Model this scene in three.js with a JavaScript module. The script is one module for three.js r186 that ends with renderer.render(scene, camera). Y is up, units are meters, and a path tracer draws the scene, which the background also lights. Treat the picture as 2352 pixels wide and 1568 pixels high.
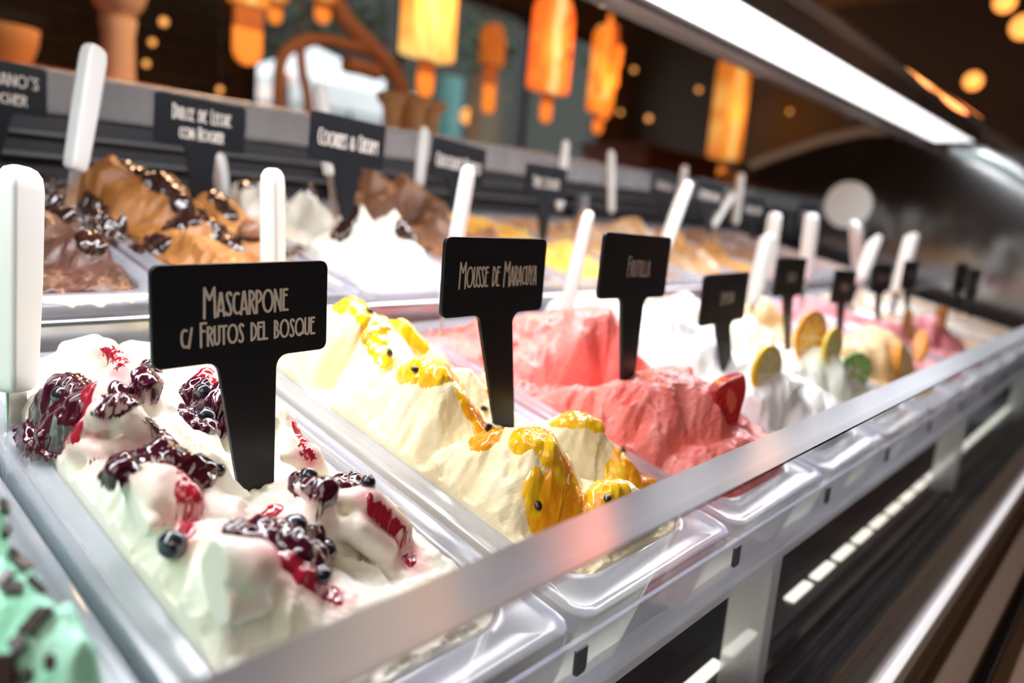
import * as THREE from 'three';
import { mergeGeometries, mergeVertices } from 'three/addons/utils/BufferGeometryUtils.js';
import { RoundedBoxGeometry } from 'three/addons/geometries/RoundedBoxGeometry.js';
import { RectAreaLightUniformsLib } from 'three/addons/lights/RectAreaLightUniformsLib.js';
import { createNoise3D, createNoise2D } from 'simplex-noise';

// ---------- camera, sky, large lights, exposure ----------
const CY = 1.25;                                   // camera height above the shop floor
const scene = new THREE.Scene();
const renderer = new THREE.WebGLRenderer({ antialias: true });
renderer.toneMapping = THREE.LinearToneMapping;
renderer.toneMappingExposure = 1.0;
renderer.shadowMap.enabled = true;
RectAreaLightUniformsLib.init();
scene.background = new THREE.Color(2.5, 2.6, 2.6);

const FPX = 1750;                                  // focal length in pixels of the 2352 x 1568 frame
const camera = new THREE.PerspectiveCamera(2 * Math.atan(784 / FPX) * 180 / Math.PI, 1.5, 0.02, 60);
const CR = [0.65467856, 0.08106699, 0.75154782], CD = [-0.07904256, -0.9814405, 0.17471927], CF = [0.75176343, -0.17378922, -0.63612031];   // right, down, forward
camera.position.set(0, CY, 0);
camera.up.set(-CD[0], -CD[1], -CD[2]);
camera.lookAt(CF[0], CY + CF[1], CF[2]);
camera.focus = 0.42;
camera.userData.fStop = 3.7;

// the case's LED tube light, over the pans (the glowing diffuser is built with its fixture below)
const ledLight = new THREE.RectAreaLight(0xf6f9ff, 22.5, 2.5, 0.08);
ledLight.position.set(0.86, CY + 0.2355, -0.45);
ledLight.lookAt(0.86, CY - 1, -0.45);
scene.add(ledLight);

// ---------- helpers ----------
const used = new Map();
function numbered(n) { const k = used.get(n) || 0; used.set(n, k + 1); return k ? n + '_' + String(k).padStart(3, '0') : n; }
function tag(o, label, category, group, kind) { o.userData.label = label; if (category) o.userData.category = category; if (group) o.userData.group = group; if (kind) o.userData.kind = kind; return o; }
function thing(name, label, category, group, pos = [0, 0, 0]) { const g = new THREE.Group(); g.name = numbered(name); g.position.set(...pos); scene.add(g); return tag(g, label, category, group); }
function part(parent, name, geo, mat, label) { const m = new THREE.Mesh(geo, mat); m.name = name; if (label) m.userData.label = label; parent.add(m); return m; }
function single(name, geo, mat, label, category, group) { const m = new THREE.Mesh(geo, mat); m.name = numbered(name); scene.add(m); return tag(m, label, category, group); }
function struct(name, geo, mat, label) { const m = new THREE.Mesh(geo, mat); m.name = numbered(name); scene.add(m); m.userData.kind = 'structure'; if (label) m.userData.label = label; return m; }
let seed = 7; const rnd = () => { seed = (seed * 1664525 + 1013904223) >>> 0; return seed / 4294967296; };
const n3 = createNoise3D(rnd), n2 = createNoise2D(rnd);
const lerp = (a, b, t) => a + (b - a) * t, clamp = (x, a, b) => Math.min(b, Math.max(a, x)), smooth = (a, b, x) => { const t = clamp((x - a) / (b - a), 0, 1); return t * t * (3 - 2 * t); };
const V = (x, y, z) => new THREE.Vector3(x, y, z);
// a pixel of the 2352 x 1568 frame gives a direction; where it stands comes from the plane it lies on
function ray(px, py) { const a = (px - 1176) / FPX, b = (py - 784) / FPX; return V(CR[0] * a + CD[0] * b + CF[0], CR[1] * a + CD[1] * b + CF[1], CR[2] * a + CD[2] * b + CF[2]); }
function atZ(px, py, Z) { const r = ray(px, py); return r.multiplyScalar(Z / r.z).add(V(0, CY, 0)); }
function atX(px, py, X) { const r = ray(px, py); return r.multiplyScalar(X / r.x).add(V(0, CY, 0)); }
function atY(px, py, Y) { const r = ray(px, py); return r.multiplyScalar((Y - CY) / r.y).add(V(0, CY, 0)); }
function box(x0, x1, y0, y1, z0, z1) { const g = new THREE.BoxGeometry(x1 - x0, y1 - y0, z1 - z0); g.translate((x0 + x1) / 2, (y0 + y1) / 2, (z0 + z1) / 2); return g; }
function rbox(x0, x1, y0, y1, z0, z1, r = 0.003, s = 3) { const g = new RoundedBoxGeometry(x1 - x0, y1 - y0, z1 - z0, s, r); g.translate((x0 + x1) / 2, (y0 + y1) / 2, (z0 + z1) / 2); return g; }
function profileX(pts, x0, x1) {                   // a closed profile of [z, y] points drawn out along x
  const s = new THREE.Shape(pts.map(([z, y]) => new THREE.Vector2(-z, y))), g = new THREE.ExtrudeGeometry(s, { depth: x1 - x0, bevelEnabled: false, curveSegments: 8 });
  g.rotateY(Math.PI / 2); g.translate(x0, 0, 0); return g;
}
function roundRectPts(x0, x1, z0, z1, r, n = 8) { // counter-clockwise ring
  const p = [], c = [[x1 - r, z1 - r, 0], [x0 + r, z1 - r, 1], [x0 + r, z0 + r, 2], [x1 - r, z0 + r, 3]];
  for (const [cx, cz, q] of c) for (let k = 0; k <= n; k++) { const a = (q + k / n) * Math.PI / 2; p.push([cx + r * Math.cos(a), cz + r * Math.sin(a)]); }
  return p;
}
function loft(rings, cap0, cap1) {                 // rings of [x, y, z], all of one length, closed
  const n = rings[0].length, pos = [], idx = [];
  for (const r of rings) for (const p of r) pos.push(...p);
  for (let j = 0; j + 1 < rings.length; j++) for (let k = 0; k < n; k++) { const a = j * n + k, b = j * n + (k + 1) % n; idx.push(a, a + n, b, b, a + n, b + n); }
  for (const [cap, j] of [[cap0, 0], [cap1, rings.length - 1]]) if (cap) {
    const c = pos.length / 3; let s = [0, 0, 0]; rings[j].forEach((p) => { s = s.map((v, i) => v + p[i] / n); }); pos.push(...s);
    for (let k = 0; k < n; k++) { const a = j * n + k, b = j * n + (k + 1) % n; j ? idx.push(a, c, b) : idx.push(a, b, c); }
  }
  const g = new THREE.BufferGeometry(); g.setAttribute('position', new THREE.Float32BufferAttribute(pos, 3)); g.setIndex(idx);
  const q = g.toNonIndexed(); q.computeVertexNormals(); g.computeVertexNormals(); addUV(g); return g;
}
function addUV(g, s = 1) { const p = g.attributes.position, u = new Float32Array(p.count * 2); for (let i = 0; i < p.count; i++) { u[2 * i] = p.getX(i) * s; u[2 * i + 1] = (p.getZ(i) - 0.6 * p.getY(i)) * s; } g.setAttribute('uv', new THREE.BufferAttribute(u, 2)); return g; }
function merged(list) { return mergeGeometries(list.map((g) => { const q = g.index ? g.toNonIndexed() : g; for (const k of Object.keys(q.attributes)) if (!['position', 'normal', 'uv'].includes(k)) q.deleteAttribute(k); if (!q.attributes.uv) addUV(q); return q; })); }
// a sheet of cubes around a field, drawn as a smooth skin (surface nets)
function surfaceNets(f, min, max, cell) {
  const nx = Math.ceil((max[0] - min[0]) / cell) + 1, ny = Math.ceil((max[1] - min[1]) / cell) + 1, nz = Math.ceil((max[2] - min[2]) / cell) + 1;
  const D = new Float32Array(nx * ny * nz), at = (i, j, k) => (k * ny + j) * nx + i;
  for (let k = 0; k < nz; k++) for (let i = 0; i < nx; i++) for (let j = 0; j < ny; j++) D[at(i, j, k)] = f(min[0] + i * cell, min[1] + j * cell, min[2] + k * cell, i, k);
  const vid = new Int32Array(nx * ny * nz).fill(-1), pos = [], nor = [], idx = [];
  for (let k = 0; k < nz - 1; k++) for (let j = 0; j < ny - 1; j++) for (let i = 0; i < nx - 1; i++) {
    const v = []; let neg = 0;
    for (let c = 0; c < 8; c++) { const d = D[at(i + (c & 1), j + ((c >> 1) & 1), k + (c >> 2))]; v.push(d); if (d < 0) neg++; }
    if (!neg || neg === 8) continue;
    let sx = 0, sy = 0, sz = 0, m = 0;
    for (let a = 0; a < 8; a++) for (const bit of [1, 2, 4]) if (!(a & bit)) { const b = a | bit; if ((v[a] < 0) !== (v[b] < 0)) { const t = v[a] / (v[a] - v[b]); sx += (a & 1) + (bit === 1 ? t : 0); sy += ((a >> 1) & 1) + (bit === 2 ? t : 0); sz += (a >> 2) + (bit === 4 ? t : 0); m++; } }
    sx /= m; sy /= m; sz /= m;
    let gx = 0, gy = 0, gz = 0;
    for (let c = 0; c < 8; c++) { const wx = c & 1 ? sx : 1 - sx, wy = (c >> 1) & 1 ? sy : 1 - sy, wz = c >> 2 ? sz : 1 - sz; gx += v[c] * (c & 1 ? 1 : -1) * wy * wz; gy += v[c] * ((c >> 1) & 1 ? 1 : -1) * wx * wz; gz += v[c] * (c >> 2 ? 1 : -1) * wx * wy; }
    const l = Math.hypot(gx, gy, gz) || 1;
    vid[at(i, j, k)] = pos.length / 3; pos.push(min[0] + (i + sx) * cell, min[1] + (j + sy) * cell, min[2] + (k + sz) * cell); nor.push(gx / l, gy / l, gz / l);
  }
  const quad = (a, b, c, d, flip) => { if (a < 0 || b < 0 || c < 0 || d < 0) return; flip ? idx.push(a, c, b, a, d, c) : idx.push(a, b, c, a, c, d); };
  for (let k = 1; k < nz - 1; k++) for (let j = 1; j < ny - 1; j++) for (let i = 1; i < nx - 1; i++) {
    const s = D[at(i, j, k)] < 0;
    if (i < nx - 1 && s !== D[at(i + 1, j, k)] < 0) quad(vid[at(i, j - 1, k - 1)], vid[at(i, j, k - 1)], vid[at(i, j, k)], vid[at(i, j - 1, k)], !s);
    if (s !== D[at(i, j + 1, k)] < 0) quad(vid[at(i - 1, j, k - 1)], vid[at(i - 1, j, k)], vid[at(i, j, k)], vid[at(i, j, k - 1)], !s);
    if (s !== D[at(i, j, k + 1)] < 0) quad(vid[at(i - 1, j - 1, k)], vid[at(i, j - 1, k)], vid[at(i, j, k)], vid[at(i - 1, j, k)], !s);
  }
  const g = new THREE.BufferGeometry(); g.setAttribute('position', new THREE.Float32BufferAttribute(pos, 3)); g.setAttribute('normal', new THREE.Float32BufferAttribute(nor, 3)); g.setIndex(idx); addUV(g); return g;
}
const smin = (a, b, k) => { const h = Math.max(k - Math.abs(a - b), 0) / k; return Math.min(a, b) - h * h * k * 0.25; };
function capsule(x, y, z, a, b, ra, rb) {          // distance to a tapered bone
  const bx = b[0] - a[0], by = b[1] - a[1], bz = b[2] - a[2], px = x - a[0], py = y - a[1], pz = z - a[2];
  const t = clamp((px * bx + py * by + pz * bz) / (bx * bx + by * by + bz * bz + 1e-12), 0, 1);
  return Math.hypot(px - bx * t, py - by * t, pz - bz * t) - lerp(ra, rb, t);
}
// ---------- procedural textures ----------
function noiseTex(n, fn, srgb, rep = 1) {
  const d = new Uint8Array(n * n * 4);
  for (let j = 0; j < n; j++) for (let i = 0; i < n; i++) { const c = fn(i / n, j / n), o = 4 * (j * n + i); const a = Array.isArray(c) ? c : [c, c, c]; for (let q = 0; q < 3; q++) d[o + q] = clamp(a[q], 0, 1) * 255; d[o + 3] = 255; }
  const t = new THREE.DataTexture(d, n, n); t.wrapS = t.wrapT = THREE.RepeatWrapping; t.magFilter = THREE.LinearFilter; t.minFilter = THREE.LinearMipmapLinearFilter; t.generateMipmaps = true; if (srgb) t.colorSpace = THREE.SRGBColorSpace; t.repeat.set(rep, rep); t.needsUpdate = true; return t;
}
const tile = (u, v, f) => { const a = 2 * Math.PI, r = f / a; return 0.5 + 0.5 * n3(Math.cos(u * a) * r + Math.cos(v * a) * r * 1.31, Math.sin(u * a) * r + 7.3, Math.sin(v * a) * r + Math.cos(v * a) * r * 0.7); };
const creamBump = noiseTex(256, (u, v) => 0.5 * tile(u, v, 14) + 0.3 * tile(u, v, 34) + 0.2 * tile(u, v, 70), false, 14);
const brushed = noiseTex(256, (u, v) => 0.5 + 0.25 * n2(u * 3, v * 120) + 0.2 * n2(u * 8 + 9, v * 240), false, 6);
const woodTex = noiseTex(256, (u, v) => { const g = 0.5 + 0.5 * Math.sin(v * 60 + 5 * n2(u * 3, v * 5)) * n2(u * 6, v * 40); return [0.62 + 0.14 * g, 0.38 + 0.1 * g, 0.2 + 0.06 * g]; }, true, 2);
// ---------- materials ----------
const std = (o) => new THREE.MeshStandardMaterial(o), phy = (o) => new THREE.MeshPhysicalMaterial(o);
const lin = (r, g, b) => new THREE.Color().setRGB(r, g, b);
const M = {
  steel: std({ color: lin(0.52, 0.53, 0.55), metalness: 1, roughness: 0.3, roughnessMap: brushed, bumpMap: brushed, bumpScale: 0.0002 }),
  darkSteel: std({ color: lin(0.10, 0.10, 0.11), metalness: 0.8, roughness: 0.38 }),
  greyPaint: std({ color: lin(0.42, 0.43, 0.45), metalness: 0.5, roughness: 0.45 }),
  blade: std({ color: lin(0.6, 0.62, 0.63), metalness: 1, roughness: 0.18 }),
  blackPlastic: std({ color: lin(0.012, 0.013, 0.016), roughness: 0.35 }),
  acrylic: phy({ color: lin(0.010, 0.011, 0.014), roughness: 0.32, specularIntensity: 0.45 }),
  pan: phy({ color: lin(0.88, 0.90, 1.0), transmission: 0.76, roughness: 0.22, thickness: 0, ior: 1.5 }),
  frosted: phy({ color: lin(0.90, 0.92, 0.95), transmission: 0.72, roughness: 0.4, thickness: 0 }),
  glass: phy({ color: lin(0.985, 0.985, 0.99), transmission: 1, roughness: 0.0, thickness: 0, ior: 1.45 }),
  glassEdge: phy({ color: lin(0.55, 0.78, 0.76), transmission: 0.4, roughness: 0.3, thickness: 0 }),
  handle: phy({ color: lin(0.74, 0.74, 0.72), roughness: 0.38, clearcoat: 0.25, clearcoatRoughness: 0.3 }),
  white: std({ color: lin(0.85, 0.85, 0.84), roughness: 0.5 }),
};
// ---------- the display case ----------
const X0 = -0.72, X1 = 2.2, Y = (y) => CY + y, TILT = 12 * Math.PI / 180;
const PW = 0.165, PL = 0.36, PITCH = 0.1695;
const panOrigin = (row, i) => V(0.1115 + PITCH * i, CY + (row === 1 ? -0.1895 : -0.09), row === 1 ? -0.179 : -0.56);
const cse = thing('display_case', 'long stainless steel and glass gelato display case holding two rows of pans', 'display case');
// front rail: a brushed flat bar over the front edge of the pans
part(cse, 'front_rail', merged([profileX([[-0.1570, Y(-0.1157)], [-0.1570, Y(-0.1168)], [-0.1246, Y(-0.1110)], [-0.1246, Y(-0.1099)]], X0, X1), profileX([[-0.1570, Y(-0.1160)], [-0.1570, Y(-0.1215)], [-0.1556, Y(-0.1215)], [-0.1556, Y(-0.1160)]], X0, X1)]), std({ color: lin(0.36, 0.37, 0.40), metalness: 0.95, roughness: 0.28 }), 'brushed steel rail running along the front of the pans');
// curved front glass, the camera looks through it
const glassProfile = new THREE.CatmullRomCurve3([V(0, Y(0.28), -0.40), V(0, Y(0.245), -0.335), V(0, Y(0.15), -0.255), V(0, Y(0.04), -0.195), V(0, Y(-0.06), -0.150), V(0, Y(-0.16), -0.118), V(0, Y(-0.297), -0.098)]).getPoints(28);
function sheet(profile, xa, xb) { const pos = [], idx = []; profile.forEach((p, k) => { pos.push(xa, p.y, p.z, xb, p.y, p.z); if (k) { const a = 2 * k - 2; idx.push(a, a + 1, a + 2, a + 1, a + 3, a + 2); } }); const g = new THREE.BufferGeometry(); g.setAttribute('position', new THREE.Float32BufferAttribute(pos, 3)); g.setIndex(idx); g.computeVertexNormals(); addUV(g); return g; }
part(cse, 'front_glass', sheet(glassProfile, X0, X1), M.glass, 'clear curved front glass');
// end panels: a sheet of glass with a polished edge
const endOutline = [[-0.098, Y(-0.297)], ...glassProfile.slice().reverse().map((p) => [p.z, p.y]), [-0.55, Y(0.292)], [-0.69, Y(0.287)], [-0.80, Y(0.262)], [-0.905, Y(0.225)], [-1.0, Y(0.186)], [-1.11, Y(0.14)], [-1.11, Y(-0.36)], [-0.13, Y(-0.36)]];
{
  const g = profileX(endOutline, X1, X1 + 0.006);
  part(cse, 'end_glass', g, std({ color: lin(0.30, 0.31, 0.31), metalness: 1, roughness: 0.1 }), 'dark mirror end panel at the far end of the case');
  const edge = (a, b, w, mat, label) => { const pos = [], idx = []; const pts = endOutline.slice(a, b); const out = pts.map(([z, y], k) => { const p = pts[Math.max(0, k - 1)], n = pts[Math.min(pts.length - 1, k + 1)], dz = n[0] - p[0], dy = n[1] - p[1], l = Math.hypot(dz, dy) || 1; return [z - dy / l * w, y + dz / l * w]; });
    const s = profileX([...pts, ...out.reverse()], X1 - 0.012, X1 + 0.008); return part(cse, 'end_frame', s, mat, label); };
  edge(14, endOutline.length - 3, 0.026, std({ color: lin(0.2, 0.18, 0.17), metalness: 0.5, roughness: 0.5 }), 'grey brown frame strip over the end glass');
  part(cse, 'reflection_strip', new THREE.TubeGeometry(new THREE.CatmullRomCurve3([[2190, 345], [2245, 362], [2300, 388], [2352, 420], [2420, 465]].map(([a, b]) => atX(a, b, X1 - 0.012))), 20, 0.011, 8), phy({ color: lin(0.72, 0.86, 0.86), roughness: 0.25 }), 'pale strip standing for a reflection along the end glass');  // made-up pale tube in place of a reflected streak
}
part(cse, 'end_panel', box(X0 - 0.02, X0, Y(-0.36), Y(0.28), -1.1, -0.1), M.darkSteel);
// LED fixture with its diffuser, profile, shelf glass and screws
{
  const f = part(cse, 'light_housing', merged([box(X0, X1 - 0.06, Y(0.246), Y(0.268), -0.497, -0.403), box(X0, X1 - 0.06, Y(0.238), Y(0.262), -0.500, -0.496), box(X0, X1 - 0.06, Y(0.238), Y(0.262), -0.404, -0.400), box(X0, X1 - 0.06, Y(0.264), Y(0.268), -0.404, -0.372)]), std({ color: lin(0.13, 0.13, 0.13), metalness: 0.3, roughness: 0.5 }), 'dark housing of the tube light');
  part(f, 'diffuser', rbox(X0 + 0.02, X1 - 0.09, Y(0.2385), Y(0.2465), -0.495, -0.405, 0.004), std({ color: 0xffffff, emissive: lin(1, 1, 1), emissiveIntensity: 3.2, roughness: 0.6 }), 'glowing white light diffuser');
  part(cse, 'shelf_profile', merged([rbox(X0, X1 - 0.02, Y(0.240), Y(0.252), -0.548, -0.524, 0.002), rbox(X0, X1 - 0.02, Y(0.250), Y(0.256), -0.524, -0.496, 0.001)]), std({ color: lin(0.5, 0.5, 0.54), metalness: 0.8, roughness: 0.35 }), 'grey aluminium profile behind the light');
  part(cse, 'shelf_glass', box(X0, X1 - 0.02, Y(0.256), Y(0.262), -0.60, -0.42), phy({ color: lin(0.5, 0.52, 0.52), transmission: 0.7, roughness: 0.12, thickness: 0 }), 'glass shelf above the light');
  for (const [px, py] of [[1410, 20], [1757, 180], [1957, 273], [2085, 335]]) { const p = atY(px, py, Y(0.246)); const g = new THREE.SphereGeometry(0.0062, 14, 8); g.scale(1, 0.6, 1); g.translate(Math.min(p.x, X1 - 0.06), Y(0.252), -0.585); part(cse, 'screw', g, M.blade, 'round chrome screw head'); }
}
// shelf between the rows
part(cse, 'divider_bar', merged([rbox(X0, X1, Y(-0.140), Y(-0.0985), -0.580, -0.5565, 0.006), rbox(X0, X1, Y(-0.146), Y(-0.1385), -0.580, -0.552, 0.002)]), std({ color: lin(0.42, 0.42, 0.43), metalness: 0.9, roughness: 0.35, roughnessMap: brushed }), 'grey steel step between the two rows of pans');
{ // dried cream left on the step
  const a = atZ(92, 686, -0.5562), b = atZ(345, 690, -0.5562), pos = [], n = 26; const sh = new THREE.Shape(); sh.moveTo(a.x, a.y);
  for (let k = 0; k <= n; k++) sh.lineTo(lerp(a.x, b.x, k / n), a.y + 0.0005); for (let k = n; k >= 0; k--) { const t = k / n; sh.lineTo(lerp(a.x, b.x, t), a.y - 0.0016 - 0.0065 * Math.pow(Math.max(0, Math.sin(Math.PI * Math.pow(t, 0.75))), 0.7) * (0.65 + 0.35 * n2(t * 9, 3))); }
  const g = new THREE.ExtrudeGeometry(sh, { depth: 0.0012, bevelEnabled: true, bevelSize: 0.0006, bevelThickness: 0.0006, bevelSegments: 2 }); g.translate(0, 0, -0.5568);
  single('cream_smear', g, std({ color: lin(0.88, 0.86, 0.80), roughness: 0.6 }), 'dried white cream smear on the steel step behind the berry gelato', 'smear');
}
// frosted strip that carries the pans, with its clips and posts
part(cse, 'pan_support', rbox(X0, X1, Y(-0.2275), Y(-0.199), -0.1835, -0.1795, 0.0012), M.frosted, 'frosted strip under the front edge of the pans');
part(cse, 'pan_support', rbox(X0, X1, Y(-0.2325), Y(-0.2265), -0.192, -0.1755, 0.0015), M.frosted);
for (let i = 0; i <= 11; i++) { const x = 0.1115 + PITCH * i - 0.0022; const s = new THREE.Shape(); const w = 0.0046, h = 0.0135, r = 0.0028; s.moveTo(-w, 0); s.lineTo(w, 0); s.lineTo(w, -h + r); s.quadraticCurveTo(w, -h, w - r, -h); s.lineTo(-w + r, -h); s.quadraticCurveTo(-w, -h, -w, -h + r); s.closePath();
  const g = new THREE.ExtrudeGeometry(s, { depth: 0.0015, bevelEnabled: false }); g.translate(x, Y(-0.2005), -0.1785); part(cse, 'clip', g, std({ color: lin(0.10, 0.115, 0.135), roughness: 0.5 }), 'dark plastic clip at a pan joint'); }
for (const x of [-0.17, 0.535, 1.21, 1.87]) part(cse, 'support_post', merged([rbox(x - 0.008, x + 0.008, Y(-0.36), Y(-0.227), -0.186, -0.180, 0.002), rbox(x - 0.0095, x - 0.0065, Y(-0.36), Y(-0.227), -0.210, -0.180, 0.001)]), M.frosted, 'frosted post under the pan strip');
// lower deck: ribbed dark metal rising to the front trim
{
  const deck = [[-0.96, Y(-0.375)], [-0.96, Y(-0.358)], [-0.285, Y(-0.358)]];
  for (const [z, y] of [[-0.245, -0.356], [-0.245, -0.350], [-0.238, -0.349], [-0.206, -0.349], [-0.203, -0.352], [-0.196, -0.350], [-0.186, -0.344], [-0.184, -0.347], [-0.172, -0.340], [-0.170, -0.343], [-0.155, -0.333], [-0.153, -0.336], [-0.135, -0.323], [-0.133, -0.326], [-0.112, -0.308], [-0.112, -0.375]]) deck.push([z, Y(y)]);
  part(cse, 'deck', profileX(deck, X0, X1), std({ color: lin(0.055, 0.056, 0.06), metalness: 0.6, roughness: 0.35 }), 'dark ribbed metal deck below the pans');
  const lens = new THREE.MeshStandardMaterial({ color: lin(0.9, 0.9, 0.8), emissive: lin(1, 0.99, 0.85), emissiveIntensity: 1.25, roughness: 0.4 });
  const dull = std({ color: lin(0.42, 0.38, 0.36), metalness: 0.5, roughness: 0.4 });
  for (let x = 0.30; x < 2.0; x += 0.067) {
    if (Math.abs(x + 0.029 - 0.66) < 0.025 || (x > 0.855 && x < 0.90)) continue;
    part(cse, 'light_slot', rbox(x, x + 0.052, Y(-0.3495), Y(-0.3468), -0.2265, -0.2165, 0.001, 2), lens, 'bright lit slot in the lower deck');
    part(cse, 'slot_reflection', rbox(x, x + 0.05, Y(-0.3585), Y(-0.3555), -0.282, -0.274, 0.001, 2), dull);  // dull strips standing for the reflection of the lit slots
  }
  const low = new THREE.RectAreaLight(0xfffbe0, 9, 1.7, 0.012); low.position.set(1.15, Y(-0.343), -0.2215); low.lookAt(1.15, Y(-0.25), -0.25); scene.add(low);
  part(cse, 'front_trim', merged([rbox(X0, X1, Y(-0.312), Y(-0.2955), -0.101, -0.0935, 0.0015), box(X0, X1, Y(-0.36), Y(-0.312), -0.112, -0.0955)]), std({ color: lin(0.85, 0.82, 0.82), metalness: 0.1, roughness: 0.4 }), 'pale trim under the front glass');
  part(cse, 'front_ledge', merged([rbox(X0, X1, Y(-0.330), Y(-0.318), -0.0935, -0.060, 0.002), rbox(X0, X1, Y(-0.316), Y(-0.309), -0.0935, -0.085, 0.001)]), std({ color: lin(0.16, 0.095, 0.06), metalness: 0.4, roughness: 0.35 }), 'brown metal ledge outside the glass');
  part(cse, 'front_groove', box(X0, X1, Y(-0.345), Y(-0.330), -0.0935, -0.052), M.blackPlastic);
  part(cse, 'front_panel', box(X0, X1, 0.1, Y(-0.345), -0.0935, -0.030), std({ color: lin(0.17, 0.10, 0.06), roughness: 0.5, map: null }), 'brown front panel');
  part(cse, 'plinth', box(X0, X1, 0, 0.1, -1.08, -0.1), M.blackPlastic);
  part(cse, 'body', box(X0, X1, 0.1, Y(-0.376), -1.1, -0.0935), M.darkSteel);
}
// back: stepped dark slats under a steel ledge
{
  part(cse, 'back_panel', box(X0, X1, Y(-0.36), Y(0.07), -1.02, -0.985), std({ color: lin(0.05, 0.05, 0.055), metalness: 0.6, roughness: 0.45 }));
  for (const [y, z, h] of [[0.040, -0.985, 0.0055], [0.016, -0.978, 0.0055], [-0.012, -0.965, 0.006]]) part(cse, 'slat', rbox(X0, X1, Y(y - h), Y(y), z - 0.01, z + 0.014, 0.0015, 2), std({ color: lin(0.17, 0.17, 0.18), metalness: 0.7, roughness: 0.4 }), 'dark steel slat under the back ledge');
  part(cse, 'back_shelf', box(X0, X1, Y(-0.06), Y(-0.032), -1.0, -0.915), M.darkSteel);
  for (let x = 0.08; x < 2.1; x += 0.62) part(cse, 'slat_bracket', rbox(x, x + 0.022, Y(-0.012), Y(0.036), -0.975, -0.955, 0.002, 2), M.greyPaint, 'small grey bracket between slats');
  part(cse, 'back_ledge', merged([rbox(X0, X1, Y(0.060), Y(0.1095), -1.10, -0.975, 0.0045), rbox(X0, X1, Y(0.054), Y(0.0615), -1.06, -0.99, 0.002)]), std({ color: lin(0.50, 0.51, 0.53), metalness: 0.75, roughness: 0.42, roughnessMap: brushed, bumpMap: brushed, bumpScale: 0.0003 }), 'light steel ledge along the back of the case');
}
// ---------- pans ----------
const panGeo = (() => {
  const ring = (x0, x1, z0, z1, r, y) => roundRectPts(x0, x1, z0, z1, r, 7).map(([x, z]) => [x, y, z]), o = 0, F = 0.0165;
  const rings = [];
  rings.push(ring(o, PW, -PL, 0, 0.012, -0.010)); rings.push(ring(o, PW, -PL, 0, 0.012, -0.0015)); rings.push(ring(o + 0.0012, PW - 0.0012, -PL + 0.0012, -0.0012, 0.011, 0));
  rings.push(ring(0.006, PW - 0.006, -PL + 0.006, -0.006, 0.010, 0.0004)); rings.push(ring(0.0075, PW - 0.0075, -PL + 0.0075, -0.0075, 0.012, -0.0016)); rings.push(ring(F - 0.0025, PW - F + 0.0025, -PL + F - 0.0025, -F + 0.0025 - 0.004, 0.026, -0.0012));
  rings.push(ring(F, PW - F, -PL + F, -F - 0.004, 0.026, 0.0008)); rings.push(ring(F + 0.002, PW - F - 0.002, -PL + F + 0.002, -F - 0.006, 0.026, -0.002)); rings.push(ring(F + 0.004, PW - F - 0.004, -PL + F + 0.004, -F - 0.008, 0.026, -0.03));
  rings.push(ring(F + 0.009, PW - F - 0.009, -PL + F + 0.009, -F - 0.014, 0.024, -0.098)); rings.push(ring(F + 0.013, PW - F - 0.013, -PL + F + 0.013, -F - 0.019, 0.022, -0.106)); rings.push(ring(F + 0.022, PW - F - 0.022, -PL + F + 0.022, -F - 0.028, 0.018, -0.108));
  return loft(rings, false, true);
})();
function placeInPan(o, row, i) { o.position.copy(panOrigin(row, i)); o.rotation.x = TILT; return o; }
function toLocal(row, i) {                         // camera ray -> the frame of one pan
  const o = panOrigin(row, i), c = Math.cos(TILT), s = Math.sin(TILT), rot = (v) => V(v.x, v.y * c + v.z * s, -v.y * s + v.z * c), org = rot(V(0, CY, 0).sub(o));
  return { org, dir: (px, py) => rot(ray(px, py)), pt: (w) => rot(w.clone().sub(o)), world: (l) => V(l.x, l.y * c - l.z * s, l.y * s + l.z * c).add(o) };
}
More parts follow.
